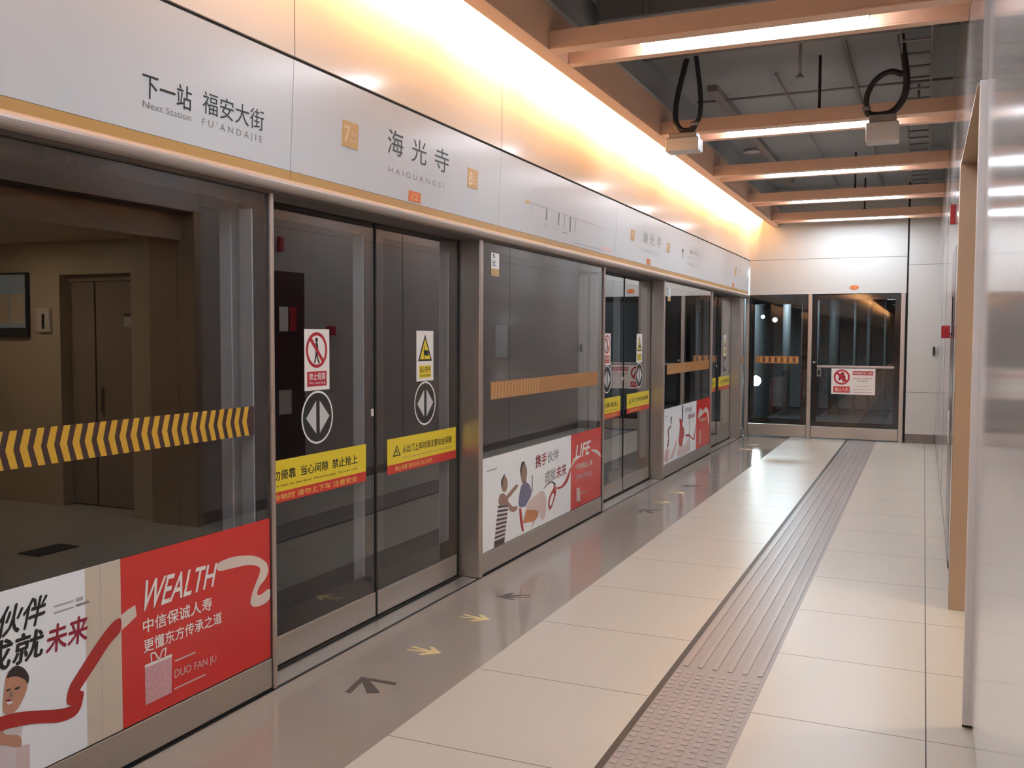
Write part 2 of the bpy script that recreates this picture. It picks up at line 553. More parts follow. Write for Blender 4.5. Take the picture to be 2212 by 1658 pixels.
# passage behind the portal
w = MB()
w.box(0.357, 0.66, 6.05, 6.13, 0, 2.44, 'bronze')
w.box(0.66, 0.95, 6.13, 6.30, 0, 2.5, 'pass_wall')
w.box(0.66, 0.95, 6.30, 6.5, 0, 2.5, 'pass_wall')
w.box(2.0, 3.3, 6.30, 6.5, 0, 2.5, 'pass_wall')
w.box(0.95, 2.0, 6.30, 6.5, 2.15, 2.5, 'pass_wall')
w.box(3.2, 3.3, 4.2, 6.3, 0, 2.5, 'pass_wall')
w.box(0.62, 3.3, 4.05, 4.19, 0, 2.5, 'pass_wall')
struct('wall_passage', w)
w = MB()
w.box(0.36, 3.3, 4.19, 6.045, 2.45, 2.52, 'pass_wall')
struct('ceiling_passage', w)
w = MB()
w.box(0.67, 3.3, 6.045, 6.5, 2.45, 2.52, 'pass_wall')
struct('ceiling_passage', w)
w = MB()
w.box(0.6, 3.3, 4.1, 6.5, -0.12, 0.0, 'tile')
struct('floor_passage', w)
d = MB()
d.box(0.95, 1.68, 6.42, 6.47, 0.01, 2.09, 'pass_door', 0.004)
d.box(1.70, 2.0, 6.42, 6.47, 0.01, 2.09, 'pass_door', 0.004)
d.box(0.95, 2.0, 6.40, 6.48, 2.09, 2.15, 'pass_door')
dr = struct('door_1', d)
h = MB(); h.box(1.60, 1.625, 6.385, 6.42, 0.88, 1.12, 'steel', 0.004); h.build('door_handle', dr)
h = MB(); h.rect(F_FAR(6.42), 1.06, 1.33, 1.67, 1.79, 0.004, 'end_panel', 0.003); h.rect(F_FAR(6.42), 1.06, 1.33, 1.765, 1.79, 0.005, 'ink'); h.build('name_plate', dr)
s = thing('wall_screen', 'lit wall screen showing pale tiles inside the side passage', 'screen', (2.62, 6.3, 1.57))
m_ = MB(); m_.box(2.38, 2.86, 6.26, 6.298, 1.57, 2.18, 'screen_dark', 0.004); m_.build('housing', s)
m_ = MB(); Fp = F_FAR(6.26); m_.rect(Fp, 2.40, 2.84, 1.66, 2.16, 0.001, 'screen'); m_.rect(Fp, 2.42, 2.60, 1.70, 1.98, 0.002, 'pass_wall'); m_.rect(Fp, 2.62, 2.82, 1.70, 1.98, 0.002, 'pass_wall'); m_.build('display', s)
m_ = MB(); m_.box(2.10, 2.27, 6.27, 6.298, 1.62, 1.84, 'white_plastic', 0.006); Fp = F_FAR(6.27); m_.rect(Fp, 2.165, 2.20, 1.65, 1.79, 0.001, 'ink')
tag(m_.build('card_reader'), 'white card reader with a dark slot on the passage wall', 'card reader')
m_ = MB(); m_.box(0.47, 0.68, 4.76, 5.12, 0.0, 0.008, 'joint', 0.002)
tag(m_.build('floor_plate'), 'dark rectangular plate lying on the passage floor', 'floor plate')
for k in range(2):
    m_ = MB(); m_.disc(F_FLOOR(2.44), 1.9 + 0.32 * k, 5.25 + 0.12 * k, 0.085, 0.008, 'white_plastic', 0.016, 24)
    m_.disc(F_FLOOR(2.431), 1.9 + 0.32 * k, 5.25 + 0.12 * k, 0.07, 0.0, 'downlight', 0.001, 24)
    tag(m_.build('downlight'), ('small round downlight in the passage ceiling nearer the portal', 'small round downlight in the passage ceiling farther from the portal')[k], 'downlight', 'downlights of the passage')

# tunnel behind the screen doors and beyond the end wall
w = MB()
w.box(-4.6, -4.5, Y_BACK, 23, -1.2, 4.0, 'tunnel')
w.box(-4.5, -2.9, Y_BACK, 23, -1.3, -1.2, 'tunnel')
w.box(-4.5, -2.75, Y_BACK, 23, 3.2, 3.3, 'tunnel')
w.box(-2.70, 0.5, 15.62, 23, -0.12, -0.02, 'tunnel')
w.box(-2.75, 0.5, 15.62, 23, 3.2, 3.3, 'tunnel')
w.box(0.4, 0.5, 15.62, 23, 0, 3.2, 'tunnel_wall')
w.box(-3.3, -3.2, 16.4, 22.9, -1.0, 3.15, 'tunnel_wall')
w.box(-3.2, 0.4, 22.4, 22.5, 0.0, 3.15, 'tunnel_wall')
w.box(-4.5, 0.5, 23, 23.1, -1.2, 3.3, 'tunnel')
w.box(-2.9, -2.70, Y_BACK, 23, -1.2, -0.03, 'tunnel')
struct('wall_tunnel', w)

# header trim: gold-capped rounded lip and the dark soffit over the doors
t = MB()
prof = [(-2.70, 2.292), (-2.612, 2.292)]
for k in range(9):
    a = math.radians(80 - 20 * k)
    prof.append((-2.614 + 0.026 * math.cos(a), 2.264 + 0.027 * math.sin(a)))
prof += [(-2.70, 2.237)]
t.extrude_y(prof, Y_BACK, YE, 'lip')
struct('trim_2', t)
t = MB()
t.box(-2.95, -2.64, Y_BACK, YE, 2.225, 2.237, 'soffit')
t.box(-2.95, -2.86, Y_BACK, YE, 2.237, 2.30, 'soffit')
struct('trim_3', t)

# ------------------------------------------------------------------ signage panels above the doors
BAT = 0.035 / 0.49     # the signs lean out slightly at the top
def F_SIGN(u, v, n=0.0):
    return (-2.625 + (v - 2.335) * 0.05 + n, u, v)
def sign_panel(y0, y1, label):
    r = thing('signage_panel', label, 'sign', (-2.62, (y0 + y1) / 2, 2.335))
    m_ = MB()
    m_.poly(F_SIGN, ((y0 + .002, 2.337), (y1 - .002, 2.337), (y1 - .002, 2.826), (y0 + .002, 2.826)), 0, 'fascia', 0.025)
    m_.build('sign_board', r)
    m_ = MB(); m_.rect(F_LEFT(-2.624), y0 + .0015, y1 - .0015, 2.288, 2.335, 0.0, 'gold', 0.03); m_.build('gold_stripe', r)
    return r
HANZI = (-0.08, 0.841)
def number_tag(r, y, body='12'):
    m_ = MB(); m_.rect(F_SIGN, y - .066, y + .066, 2.345, 2.402, 0.003, 'tag', 0.003)
    m_.tbox(F_SIGN, body, y - .03, y + .03, 2.356, 2.39, 0.0036, 'tag_text', 0.01); m_.build('door_number_tag', r)
def badge(r, y0, y1, z0, z1, name, big, small=None):
    m_ = MB(); m_.rect(F_SIGN, y0, y1, z0, z1, 0.003, 'badge', 0.003)
    h = z1 - z0; w_ = y1 - y0
    m_.tbox(F_SIGN, big, y0 + .1 * w_, y0 + .46 * w_, z0 + .18 * h, z1 - .2 * h, 0.0036, 'badge_text', 0.015)
    if small:
        m_.tbox(F_SIGN, small, y0 + .54 * w_, y1 - .08 * w_, z0 + .45 * h, z0 + .66 * h, 0.0036, 'badge_text')
        m_.tbox(F_SIGN, 'Line', y0 + .54 * w_, y1 - .08 * w_, z0 + .25 * h, z0 + .38 * h, 0.0036, 'badge_text')
    m_.build(name, r)

r = sign_panel(0.80, 3.50, 'white sign panel reading 下一站 福安大街 above the red poster, nearest')
m_ = MB()
m_.tbox(F_SIGN, '下一站', 2.622, 2.872, 2.462, 2.552, .0012, 'ink', 0.004, HANZI)
m_.tbox(F_SIGN, 'Next Station', 2.626, 2.872, 2.426, 2.452, .0012, 'grey_ink', 0, (-0.02, .74)); m_.build('next_station_lettering', r); m_ = MB()
m_.tbox(F_SIGN, '福安大街', 2.932, 3.305, 2.472, 2.558, .0012, 'ink', 0.0, HANZI)
m_.tbox(F_SIGN, "F U ' A N D A J I E", 2.932, 3.298, 2.424, 2.453, .0012, 'grey_ink', 0, (-0.02, .74))
m_.build('station_lettering', r)
r = sign_panel(3.50, 5.745, 'white station name panel reading 海光寺 above the nearest doorway')
m_ = MB()
for ch, y0, y1, z0, z1 in (('海', 4.315, 4.475, 2.562, 2.692), ('光', 4.568, 4.735, 2.562, 2.692), ('寺', 4.832, 5.008, 2.560, 2.692)):
    m_.tbox(F_SIGN, ch, y0, y1, z0, z1, .0012, 'ink', 0.0)
m_.build('station_lettering', r); m_ = MB()
m_.tbox(F_SIGN, 'H A I G U A N G S I', 4.335, 4.955, 2.466, 2.498, .0012, 'grey_ink', 0, (-0.02, .74))
m_.build('romanised_lettering', r)
badge(r, 3.895, 4.032, 2.524, 2.648, 'line_badge', '7', '号线')
badge(r, 5.265, 5.405, 2.524, 2.642, 'exit_badge', 'B', '口')
number_tag(r, 4.62)
r = sign_panel(5.745, 8.33, 'white panel with a pale grey route map, behind the station name panel')
m_ = MB()
m_.rect(F_SIGN, 6.26, 6.62, 2.552, 2.567, .001, 'pale_ink')
m_.poly(F_SIGN, ((6.16, 2.548), (6.26, 2.545), (6.24, 2.582)), .0012, 'badge')
m_.rect(F_SIGN, 6.62, 7.94, 2.556, 2.562, .001, 'pale_ink')
for y, a, wd, mm in ((6.31, 2.45, .006, 'pale_ink'), (6.60, 2.47, .014, 'grey_ink'), (6.86, 2.46, .012, 'grey_ink'), (6.99, 2.45, .012, 'pale_ink'), (7.12, 2.44, .014, 'grey_ink'), (7.24, 2.455, .008, 'pale_ink')):
    m_.rect(F_SIGN, y - wd, y + wd, a, 2.556, .001, mm)
for y in (6.34, 6.46, 6.57):
    m_.poly(F_SIGN, ((y, 2.64), (y + .008, 2.64), (y + .04, 2.678), (y + .03, 2.678)), .001, 'pale_ink')
m_.rect(F_SIGN, 6.55, 6.65, 2.43, 2.44, .001, 'pale_ink'); m_.rect(F_SIGN, 6.56, 6.64, 2.41, 2.416, .001, 'pale_ink')
m_.rect(F_SIGN, 6.84, 7.20, 2.435, 2.44, .001, 'pale_ink'); m_.rect(F_SIGN, 6.95, 7.06, 2.415, 2.421, .001, 'grey_ink')
m_.rect(F_SIGN, 7.22, 7.95, 2.36, 2.364, .001, 'grey_ink'); m_.rect(F_SIGN, 7.92, 8.24, 2.36, 2.395, .001, 'pink_pale')
m_.build('route_map', r)
r = sign_panel(8.33, YE - .005, 'long white sign panel repeating 海光寺 in pale print up to the end wall')
m_ = MB()
for ch, y0, y1 in (('海', 9.22, 9.40), ('光', 9.48, 9.66), ('寺', 9.76, 9.94)):
    m_.tbox(F_SIGN, ch, y0, y1, 2.545, 2.665, .0012, 'grey_ink', 0.0)
m_.tbox(F_SIGN, 'H A I G U A N G S I', 9.22, 9.92, 2.462, 2.49, .0012, 'pale_ink', 0, (-0.02, .74))
m_.build('station_lettering', r); m_ = MB()
m_.poly(F_SIGN, ((10.86, 2.60), (10.98, 2.60), (10.92, 2.64)), .0012, 'ink'); m_.rect(F_SIGN, 10.905, 10.935, 2.52, 2.60, .0012, 'ink')
m_.rect(F_SIGN, 11.2, 11.85, 2.69, 2.694, .0012, 'grey_ink'); m_.rect(F_SIGN, 11.2, 11.85, 2.56, 2.564, .0012, 'grey_ink'); m_.rect(F_SIGN, 11.84, 11.85, 2.56, 2.694, .0012, 'grey_ink')
m_.tbox(F_SIGN, '福安大街', 11.26, 11.76, 2.60, 2.66, .0012, 'grey_ink', 0, HANZI)
m_.tbox(F_SIGN, "FU'ANDAJIE", 11.24, 11.72, 2.46, 2.49, .0012, 'pale_ink', 0)
m_.build('exit_direction_print', r); m_ = MB()
for ch, y0, y1 in (('海', 14.60, 14.78), ('光', 14.88, 15.06), ('寺', 15.16, 15.30)):
    m_.tbox(F_SIGN, ch, y0, y1, 2.55, 2.66, .0012, 'pale_ink', 0.0)
m_.build('lettering', r)
badge(r, 8.80, 8.925, 2.53, 2.635, 'line_badge', '7', '号线')
badge(r, 10.19, 10.31, 2.53, 2.635, 'exit_badge', 'B', '口')
badge(r, 14.24, 14.36, 2.53, 2.645, 'line_badge', '7', '号线')
number_tag(r, 9.48, '13'); number_tag(r, 14.18, '14')

# ------------------------------------------------------------------ fixed glass panels, posts, thresholds, door leaves
def fixed_panel(y0, y1, label, dashed):
    r = thing('fixed_glass_panel', label, 'glass panel', (-2.68, (y0 + y1) / 2, 0), 'fixed glass panels of the platform screen')
    m_ = MB(); m_.box(-2.677, -2.667, y0, y1, 0.15, 2.235, 'glass'); m_.build('glass', r)
    m_ = MB()
    m_.box(-2.681, -2.678, y0, y0 + .035, 0.15, 2.235, 'enamel')
    m_.box(-2.681, -2.678, y1 - .075, y1, 0.15, 2.235, 'enamel')
    m_.box(-2.681, -2.678, y0 + .035, y1 - .075, 2.165, 2.235, 'enamel')
    m_.box(-2.681, -2.678, y0 + .035, y1 - .075, 0.15, 0.20, 'enamel')
    m_.build('border', r)
    m_ = MB(); m_.box(-2.755, -2.685, y1 - .080, y1 - .01, 0.15, 2.15, 'stile', .003); m_.build('stile', r)
    m_ = MB(); m_.box(-2.865, -2.80, y1 - .080, y1 - .01, 0.15, 2.15, 'stile', .003); m_.build('stile', r)
    m_ = MB(); m_.box(-2.76, -2.660, y0, y1, 0.012, 0.146, 'kick', .003); m_.box(-2.76, -2.664, y0, y1, 0.0, 0.012, 'rubber'); m_.build('kick_plate', r)
    Fg = F_LEFT(-2.6665)
    m_ = MB()
    if dashed == 'chevrons':
        m_.rect(Fg, y0 + .1, y1 - .10, 1.168, 1.292, .0004, 'chevron_bg')
        y = y0 + .1
        while y < y1 - .155:
            m_.poly(Fg, ((y + .018, 1.292), (y + .045, 1.292), (y + .029, 1.230), (y + .045, 1.168), (y + .018, 1.168), (y, 1.230)), .0009, 'chevron')
            y += .0515
    else:
        m_.rect(Fg, y0 + .14, y1 - .10, 1.172, 1.292, .0004, 'band')
        for k in range(16):
            y = y0 + .16 + k * .055
            m_.poly(Fg, ((y, 1.18), (y + .02, 1.18), (y + .03, 1.285), (y + .01, 1.285)), .0009, 'band_mark')
    m_.build('safety_band', r)
    return r
p0 = fixed_panel(0.84, 3.385, 'fixed glass panel with black and yellow chevrons, nearest the camera', 'chevrons')
p1 = fixed_panel(5.585, 8.105, 'fixed glass panel with a brown band between the first and second doorways', 'band')
p2 = fixed_panel(10.325, 12.845, 'fixed glass panel with a brown band between the second and third doorways', 'band')
p3 = fixed_panel(15.09, 15.42, 'narrow fixed glass panel beside the end wall corner', 'band')
# small notice on the second and third panels
for r, y in ((p1, 5.79), (p2, 10.52)):
    Fg = F_LEFT(-2.666)
    m_ = MB(); m_.rect(Fg, y - .065, y + .065, 2.055, 2.16, .0012, 'white', .001); m_.rect(Fg, y - .065, y + .065, 2.005, 2.055, .0012, 'band_mark', .001)
    m_.rect(Fg, y - .03, y - .02, 2.005, 2.055, .0014, 'band')
    m_.tbox(Fg, '5', y - .045, y - .005, 2.125, 2.15, .0016, 'ink', .02); m_.tbox(Fg, '出', y - .045, y + .0, 2.07, 2.115, .0016, 'ink', .01)
    tag(m_.build('notice_sticker', r), 'white notice sticker with a tan foot')

def post(y0, y1, label, wide=True):
    m_ = MB()
    m_.box(-2.835, -2.650, y0, y1, 0.0, 2.232, 'steel', .008, 3)
    o = m_.build('door_post')
    return tag(o, label, 'post', 'brushed steel posts of the platform screen')
names = ('nearest', 'second', 'third')
for k in range(3):
    d0 = 3.39 + 4.735 * k
    post(d0, d0 + .026, 'thin steel post at the near side of the %s doorway' % names[k])
    post(d0 + 2.135, d0 + 2.19, 'deep steel post at the far side of the %s doorway' % names[k])
    m_ = MB(); m_.box(-2.835, -2.664, d0 + .027, d0 + 2.131, 0.0, 0.004, 'thresh'); m_.box(-2.800, -2.778, d0 + .026, d0 + 2.132, 0.004, 0.0055, 'rubber')
    tag(m_.build('door_threshold'), 'flat steel threshold strip below the %s doorway' % names[k], 'threshold', 'thresholds of the doorways')

def leaf(y0, y1, side, label, sign):
    X = -2.80
    r = thing('door_leaf', label, 'door leaf', (X, (y0 + y1) / 2, 0), 'sliding door leaves')
    m_ = MB(); m_.box(X - .010, X, y0, y1, 0.16, 2.22, 'glass'); m_.build('glass', r)
    m_ = MB()
    bl, br = (.03, .09) if side == 'near' else (.09, .09)
    xa, xb = X - .014, X - .011
    m_.box(xa, xb, y0, y0 + bl, 0.16, 2.22, 'enamel'); m_.box(xa, xb, y1 - br, y1, 0.16, 2.22, 'enamel')
    m_.box(xa, xb, y0 + bl, y1 - br, 2.15, 2.22, 'enamel'); m_.box(xa, xb, y0 + bl, y1 - br, 0.16, 0.27, 'enamel')
    m_.build('border', r)
    m_ = MB(); m_.box(X - .085, X - .016, y1 - br - .004, y1 - br + .05, .17, 2.14, 'stile', .003); m_.build('stile', r)
    m_ = MB(); m_.box(X - .03, X + .004, y0, y1 - .008, 0.022, 0.158, 'kick', .003); m_.build('kick_plate', r)
    if side == 'near':
        m_ = MB(); m_.box(X - .03, X + .006, y1 - .008, y1 + .006, .02, 2.22, 'rubber', .002); m_.build('edge_seal', r)
        m_ = MB(); m_.box(X, X + .006, y1 - .048, y1 - .026, 1.155, 1.195, 'white_plastic', .002); m_.build('latch', r)
    else:
        m_ = MB(); m_.box(X - .03, X - .001, y1 + .001, y1 + .028, .006, 2.22, 'rubber', .002); m_.build('edge_seal', r)
    Fg = F_LEFT(X)
    # arrow disc
    cy = y0 + (.52 if side == 'near' else .555)
    m_ = MB(); m_.disc(Fg, cy, 1.188, .134, .0012, 'disc', .001); dsc = m_.build('arrow_disc', r)
    m_ = MB(); m_.ring(Fg, cy, 1.188, .124, .134, .0017, 'white'); m_.build('rim', dsc)
    m_ = MB()
    m_.poly(Fg, ((cy - .012, 1.105), (cy - .012, 1.272), (cy - .097, 1.188)), .0017, 'disc_arrow')
    m_.poly(Fg, ((cy + .018, 1.105), (cy + .018, 1.272), (cy + .103, 1.188)), .0017, 'disc_arrow')
    m_.build('arrow_symbol', dsc)
    # warning plate
    m_ = MB(); u0, u1 = cy - .106, cy + .106
    m_.rect(Fg, u0, u1, 1.325, 1.632, .0012, 'sign_white', .001); plate = m_.build('warning_plate', r)
    m_ = MB()
    if sign == 'lean':
        m_.ring(Fg, cy - .004, 1.527, .073, .09, .0017, 'sign_red')
        m_.poly(Fg, ((cy - .065, 1.578), (cy - .05, 1.592), (cy + .058, 1.476), (cy + .043, 1.462)), .0022, 'sign_red')
        m_.disc(Fg, cy - .005, 1.578, .012, .0017, 'ink', 0, 16)
        m_.poly(Fg, ((cy - .014, 1.565), (cy + .004, 1.565), (cy + .012, 1.52), (cy + .002, 1.50), (cy + .022, 1.462), (cy + .010, 1.458), (cy - .006, 1.495), (cy - .018, 1.46), (cy - .028, 1.462), (cy - .014, 1.51)), .0017, 'ink')
        m_.build('pictogram', plate); m_ = MB()
        m_.rect(Fg, cy - .085, cy + .08, 1.345, 1.42, .0017, 'sign_red')
        m_.tbox(Fg, '禁止倚靠', cy - .07, cy + .068, 1.377, 1.412, .0022, 'sign_white', .01, HANZI)
        m_.tbox(Fg, 'No leaning', cy - .07, cy + .068, 1.352, 1.37, .0022, 'sign_white')
    else:
        m_.poly(Fg, ((cy - .088, 1.447), (cy + .088, 1.447), (cy, 1.61)), .0017, 'ink')
        m_.poly(Fg, ((cy - .066, 1.459), (cy + .066, 1.459), (cy, 1.583)), .0022, 'yellow')
        m_.poly(Fg, ((cy - .018, 1.485), (cy + .04, 1.475), (cy + .045, 1.505), (cy + .015, 1.515), (cy - .018, 1.51)), .0027, 'ink')
        m_.rect(Fg, cy - .016, cy - .008, 1.462, 1.54, .0027, 'ink')
        m_.build('pictogram', plate); m_ = MB()
        m_.rect(Fg, cy - .075, cy + .075, 1.345, 1.42, .0017, 'yellow')
        m_.tbox(Fg, '当心夹手', cy - .068, cy + .068, 1.378, 1.414, .0022, 'ink', .01, HANZI)
        m_.tbox(Fg, 'Caution hands', cy - .068, cy + .068, 1.352, 1.37, .0022, 'ink')
    m_.build('caption', plate)
    # banner
    m_ = MB()
    u0, u1 = (y0 + .005, y1 - .10) if side == 'near' else (y0 + .11, y1 - .02)
    m_.rect(Fg, u0, u1, .855, 1.006, .0012, 'yellow', .001); m_.rect(Fg, u0, u1, .802, .855, .0012, 'banner_red', .001); ban = m_.build('safety_banner', r)
    m_ = MB()
    L = u1 - u0
    if side == 'near':
        a0 = u0 + .10 * L
        m_.ring(Fg, u0 + .034, .93, .024, .031, .0017, 'ink', 24)
        m_.tbox(Fg, '请勿倚靠  当心间隙  禁止抢上', a0, u0 + .91 * L, .91, .958, .0017, 'ink', .015, HANZI)
        m_.tbox(Fg, 'Do not lean on the door  Mind the gap  Do not rush', a0, u0 + .91 * L, .874, .889, .0017, 'ink')
        m_.tbox(Fg, '灯闪铃响时 请勿上下车 注意安全', u0 + .04 * L, u0 + .91 * L, .813, .843, .0017, 'yellow_text', .012, HANZI)
    else:
        m_.poly(Fg, ((u0 + .06, .90), (u0 + .15, .90), (u0 + .105, .965)), .0017, 'ink')
        m_.poly(Fg, ((u0 + .076, .907), (u0 + .134, .907), (u0 + .105, .952)), .0022, 'yellow')
        m_.rect(Fg, u0 + .101, u0 + .109, .912, .938, .0027, 'ink')
        m_.tbox(Fg, '从此门上车时请注意站台间隙', u0 + .2 * L, u0 + .93 * L, .91, .955, .0017, 'ink', .012, HANZI)
        m_.tbox(Fg, 'Mind the gap between the train and the platform', u0 + .2 * L, u0 + .93 * L, .875, .888, .0017, 'grey_ink')
        m_.tbox(Fg, '禁止倚靠 请勿手扶 当心夹手', u0 + .1 * L, u0 + .62 * L, .814, .842, .0017, 'yellow_text', .01, HANZI)
    m_.build('lettering', ban)
    return r
la = leaf(3.42, 4.488, 'near', 'left glass leaf of the nearest doorway, with the red no-leaning plate', 'lean')
lb = leaf(4.503, 5.492, 'far', 'right glass leaf of the nearest doorway, with the yellow triangle plate', 'pinch')
for k in (1, 2):
    for src, nm, pl in ((la, 'left', 'red no-leaning'), (lb, 'right', 'yellow triangle')):
        c = copy_tree(src)
        c.location.y += 4.735 * k
        c['label'] = '%s glass leaf of the %s doorway, with the %s plate' % (nm, names[k], pl)

# ------------------------------------------------------------------ posters on the fixed panels
POSTER0 = {
'cream':[(2.37,0.783),(2.528,0.783),(2.528,0.152),(2.368,0.152)],
'ribbon':[(2.028,0.387),(2.097,0.377),(2.184,0.35),(2.259,0.326),(2.309,0.32),(2.279,0.335),(2.292,0.39),(2.336,0.433),(2.415,0.509),(2.485,0.563),(2.528,0.572),(2.528,0.517),(2.471,0.487),(2.413,0.431),(2.345,0.371),(2.338,0.363),(2.356,0.354),(2.356,0.344),(2.343,0.299),(2.316,0.278),(2.253,0.281),(2.168,0.312),(2.11,0.327),(2.027,0.341),(1.5,0.35),(1.5,0.40)],
'rib_w1':[(2.528,0.577),(2.557,0.588),(2.595,0.597),(2.602,0.554),(2.555,0.531),(2.528,0.521)],
'face':[(2.039,0.407),(2.052,0.502),(2.064,0.523),(2.087,0.528),(2.115,0.512),(2.136,0.484),(2.137,0.465),(2.125,0.422),(2.088,0.378),(2.047,0.385)],
'hair':[(2.055,0.50),(2.073,0.528),(2.095,0.532),(2.122,0.514),(2.141,0.481),(2.136,0.452),(2.121,0.478),(2.091,0.497),(2.07,0.5)],
'mouth':[(2.05,0.432),(2.064,0.421),(2.077,0.421),(2.064,0.431)],
'eyes':[(2.058,0.462),(2.099,0.452),(2.099,0.446),(2.058,0.458)],
'shirt1':[(1.93,0.36),(2.027,0.34),(2.113,0.324),(2.107,0.297),(2.085,0.263),(2.081,0.152),(1.93,0.152)],
'arm':[(1.95,0.34),(2.027,0.336),(2.041,0.335),(2.047,0.32),(2.105,0.298),(2.108,0.258),(2.085,0.264),(2.026,0.299),(1.95,0.30)],
'pinkbar':[(2.087,0.262),(2.137,0.255),(2.135,0.152),(2.081,0.152)],
'rib_w2':[(3.036,0.658),(3.14,0.663),(3.273,0.64),(3.353,0.596),(3.374,0.553),(3.352,0.516),(3.305,0.493),(3.287,0.459),(3.316,0.452),(3.382,0.472),(3.382,0.417),(3.339,0.404),(3.269,0.407),(3.241,0.433),(3.259,0.481),(3.317,0.558),(3.306,0.583),(3.238,0.606),(3.14,0.613),(3.035,0.619)],
'bag':[(2.637,0.355),(2.777,0.353),(2.772,0.203),(2.638,0.201)],
}
POSTER1 = {
'face':[(5.904,0.6),(5.961,0.634),(6.009,0.586),(6.012,0.543),(5.976,0.507),(5.919,0.522),(5.904,0.565)],
'neck':[(5.863,0.501),(5.912,0.511),(5.969,0.496),(6.028,0.44),(6.028,0.404),(5.849,0.433)],
'arm':[(5.898,0.449),(6.146,0.536),(6.192,0.533),(6.192,0.511),(5.984,0.441)],
'head2':[(6.229,0.628),(6.26,0.683),(6.322,0.678),(6.371,0.61),(6.348,0.544),(6.356,0.521),(6.269,0.525),(6.245,0.577)],
'blue':[(6.238,0.511),(6.316,0.53),(6.405,0.511),(6.471,0.426),(6.35,0.357),(6.319,0.344),(6.194,0.364)],
'forearm':[(6.028,0.44),(6.088,0.385),(6.178,0.379),(6.194,0.358),(6.133,0.338),(6.029,0.368)],
'pink':[(6.35,0.351),(6.447,0.386),(6.683,0.426),(6.755,0.35),(6.739,0.195),(6.652,0.178),(6.599,0.278),(6.351,0.32)],
'orange':[(6.351,0.32),(6.599,0.281),(6.583,0.229),(6.516,0.209),(6.45,0.164),(6.483,0.208),(6.288,0.231)],
'redstrip':[(6.217,0.354),(6.256,0.348),(6.308,0.168),(6.273,0.172),(6.233,0.259)],
'ribA':[(6.692,0.425),(6.771,0.459),(6.879,0.464),(6.963,0.425),(6.935,0.416),(6.87,0.455),(6.78,0.448),(6.704,0.422)],
'ribB':[(6.916,0.452),(6.973,0.39),(6.955,0.325),(6.832,0.22),(6.786,0.292),(6.826,0.359),(6.917,0.405)],
'ribBin':[(6.899,0.368),(6.927,0.337),(6.842,0.253),(6.818,0.294),(6.854,0.341)],
'ribC':[(6.972,0.397),(7.087,0.387),(7.203,0.44),(7.297,0.525),(7.302,0.482),(7.223,0.395),(7.087,0.37),(6.982,0.379)],
'tail':[(7.813,0.612),(7.976,0.59),(8.04,0.568),(8.09,0.535),(8.09,0.50),(8.025,0.54),(7.814,0.601)],
'start':[(7.305,0.51),(7.361,0.58),(7.443,0.592),(7.571,0.584),(7.423,0.555),(7.331,0.52)],
'bag':[(7.445,0.321),(7.534,0.315),(7.548,0.197),(7.452,0.205)],
}
POSTER2 = {
'stick1':[(11.206,0.774),(11.267,0.772),(11.265,0.599),(11.232,0.526),(11.21,0.569)],
'stick2':[(10.659,0.677),(10.713,0.676),(10.701,0.6),(10.672,0.588)],
'arc':[(10.714,0.571),(10.602,0.569),(10.527,0.538),(10.53,0.488),(10.576,0.446),(10.494,0.339),(10.57,0.331),(10.613,0.447),(10.573,0.495),(10.582,0.538),(10.714,0.562)],
'body1':[(10.384,0.173),(10.399,0.301),(10.527,0.33),(10.65,0.289),(10.576,0.226),(10.6,0.174)],
'body2':[(10.621,0.199),(10.775,0.253),(10.952,0.398),(11.024,0.379),(10.935,0.286),(10.779,0.18),(10.644,0.185)],
'red2':[(11.058,0.627),(11.203,0.61),(11.245,0.508),(11.307,0.508),(11.349,0.423),(11.314,0.385),(11.246,0.276),(11.125,0.28),(11.05,0.331),(11.102,0.463),(11.108,0.577)],
'pink2':[(10.94,0.184),(11.053,0.285),(11.247,0.27),(11.37,0.275),(11.595,0.358),(11.645,0.168),(11.327,0.156)],
'rib':[(11.388,0.402),(11.593,0.391),(11.849,0.304),(12.0,0.495),(12.0,0.44),(11.891,0.281),(11.836,0.29),(11.594,0.364),(11.44,0.373)],
'line':[(11.613,0.571),(11.639,0.569),(11.658,0.173),(11.632,0.175)],
'start':[(12.05,0.532),(12.171,0.664),(12.256,0.67),(12.376,0.618),(12.491,0.654),(12.60,0.664),(12.70,0.625),(12.78,0.559),(12.80,0.408),(12.72,0.418),(12.70,0.5),(12.63,0.585),(12.5,0.601),(12.292,0.567)],
'oval':[(12.225,0.498),(12.223,0.529),(12.381,0.535),(12.559,0.531),(12.591,0.506),(12.414,0.489)],
'bag':[(12.204,0.381),(12.261,0.382),(12.273,0.199),(12.21,0.199)],
}
FP = F_LEFT(-2.6655)
def rounded(pts, n=2):
    for _ in range(n):
        q = []
        for i, a in enumerate(pts):
            b = pts[(i + 1) % len(pts)]
            q += [(a[0] * .78 + b[0] * .22, a[1] * .78 + b[1] * .22), (a[0] * .22 + b[0] * .78, a[1] * .22 + b[1] * .78)]
        pts = q
    return pts
for D_, keys in ((POSTER0, 'ribbon rib_w2 face hair arm'), (POSTER1, 'face neck arm head2 blue forearm pink ribA ribB ribBin ribC tail'), (POSTER2, 'arc body1 body2 red2 pink2 start oval')):
    for k_ in keys.split():
        D_[k_] = rounded(D_[k_])
def poster(y0, y1, yr, label):
    r = thing('advertising_poster', label, 'poster', (-2.665, (y0 + y1) / 2, .15), 'posters on the fixed glass panels')
    m_ = MB(); m_.rect(FP, y0 + .002, yr, .151, .784, .0012, 'poster_white', .001); m_.build('white_sheet', r)
    m_ = MB(); m_.rect(FP, yr, y1 - .002, .151, .784, .0012, 'red', .001); m_.build('red_sheet', r)
    return r
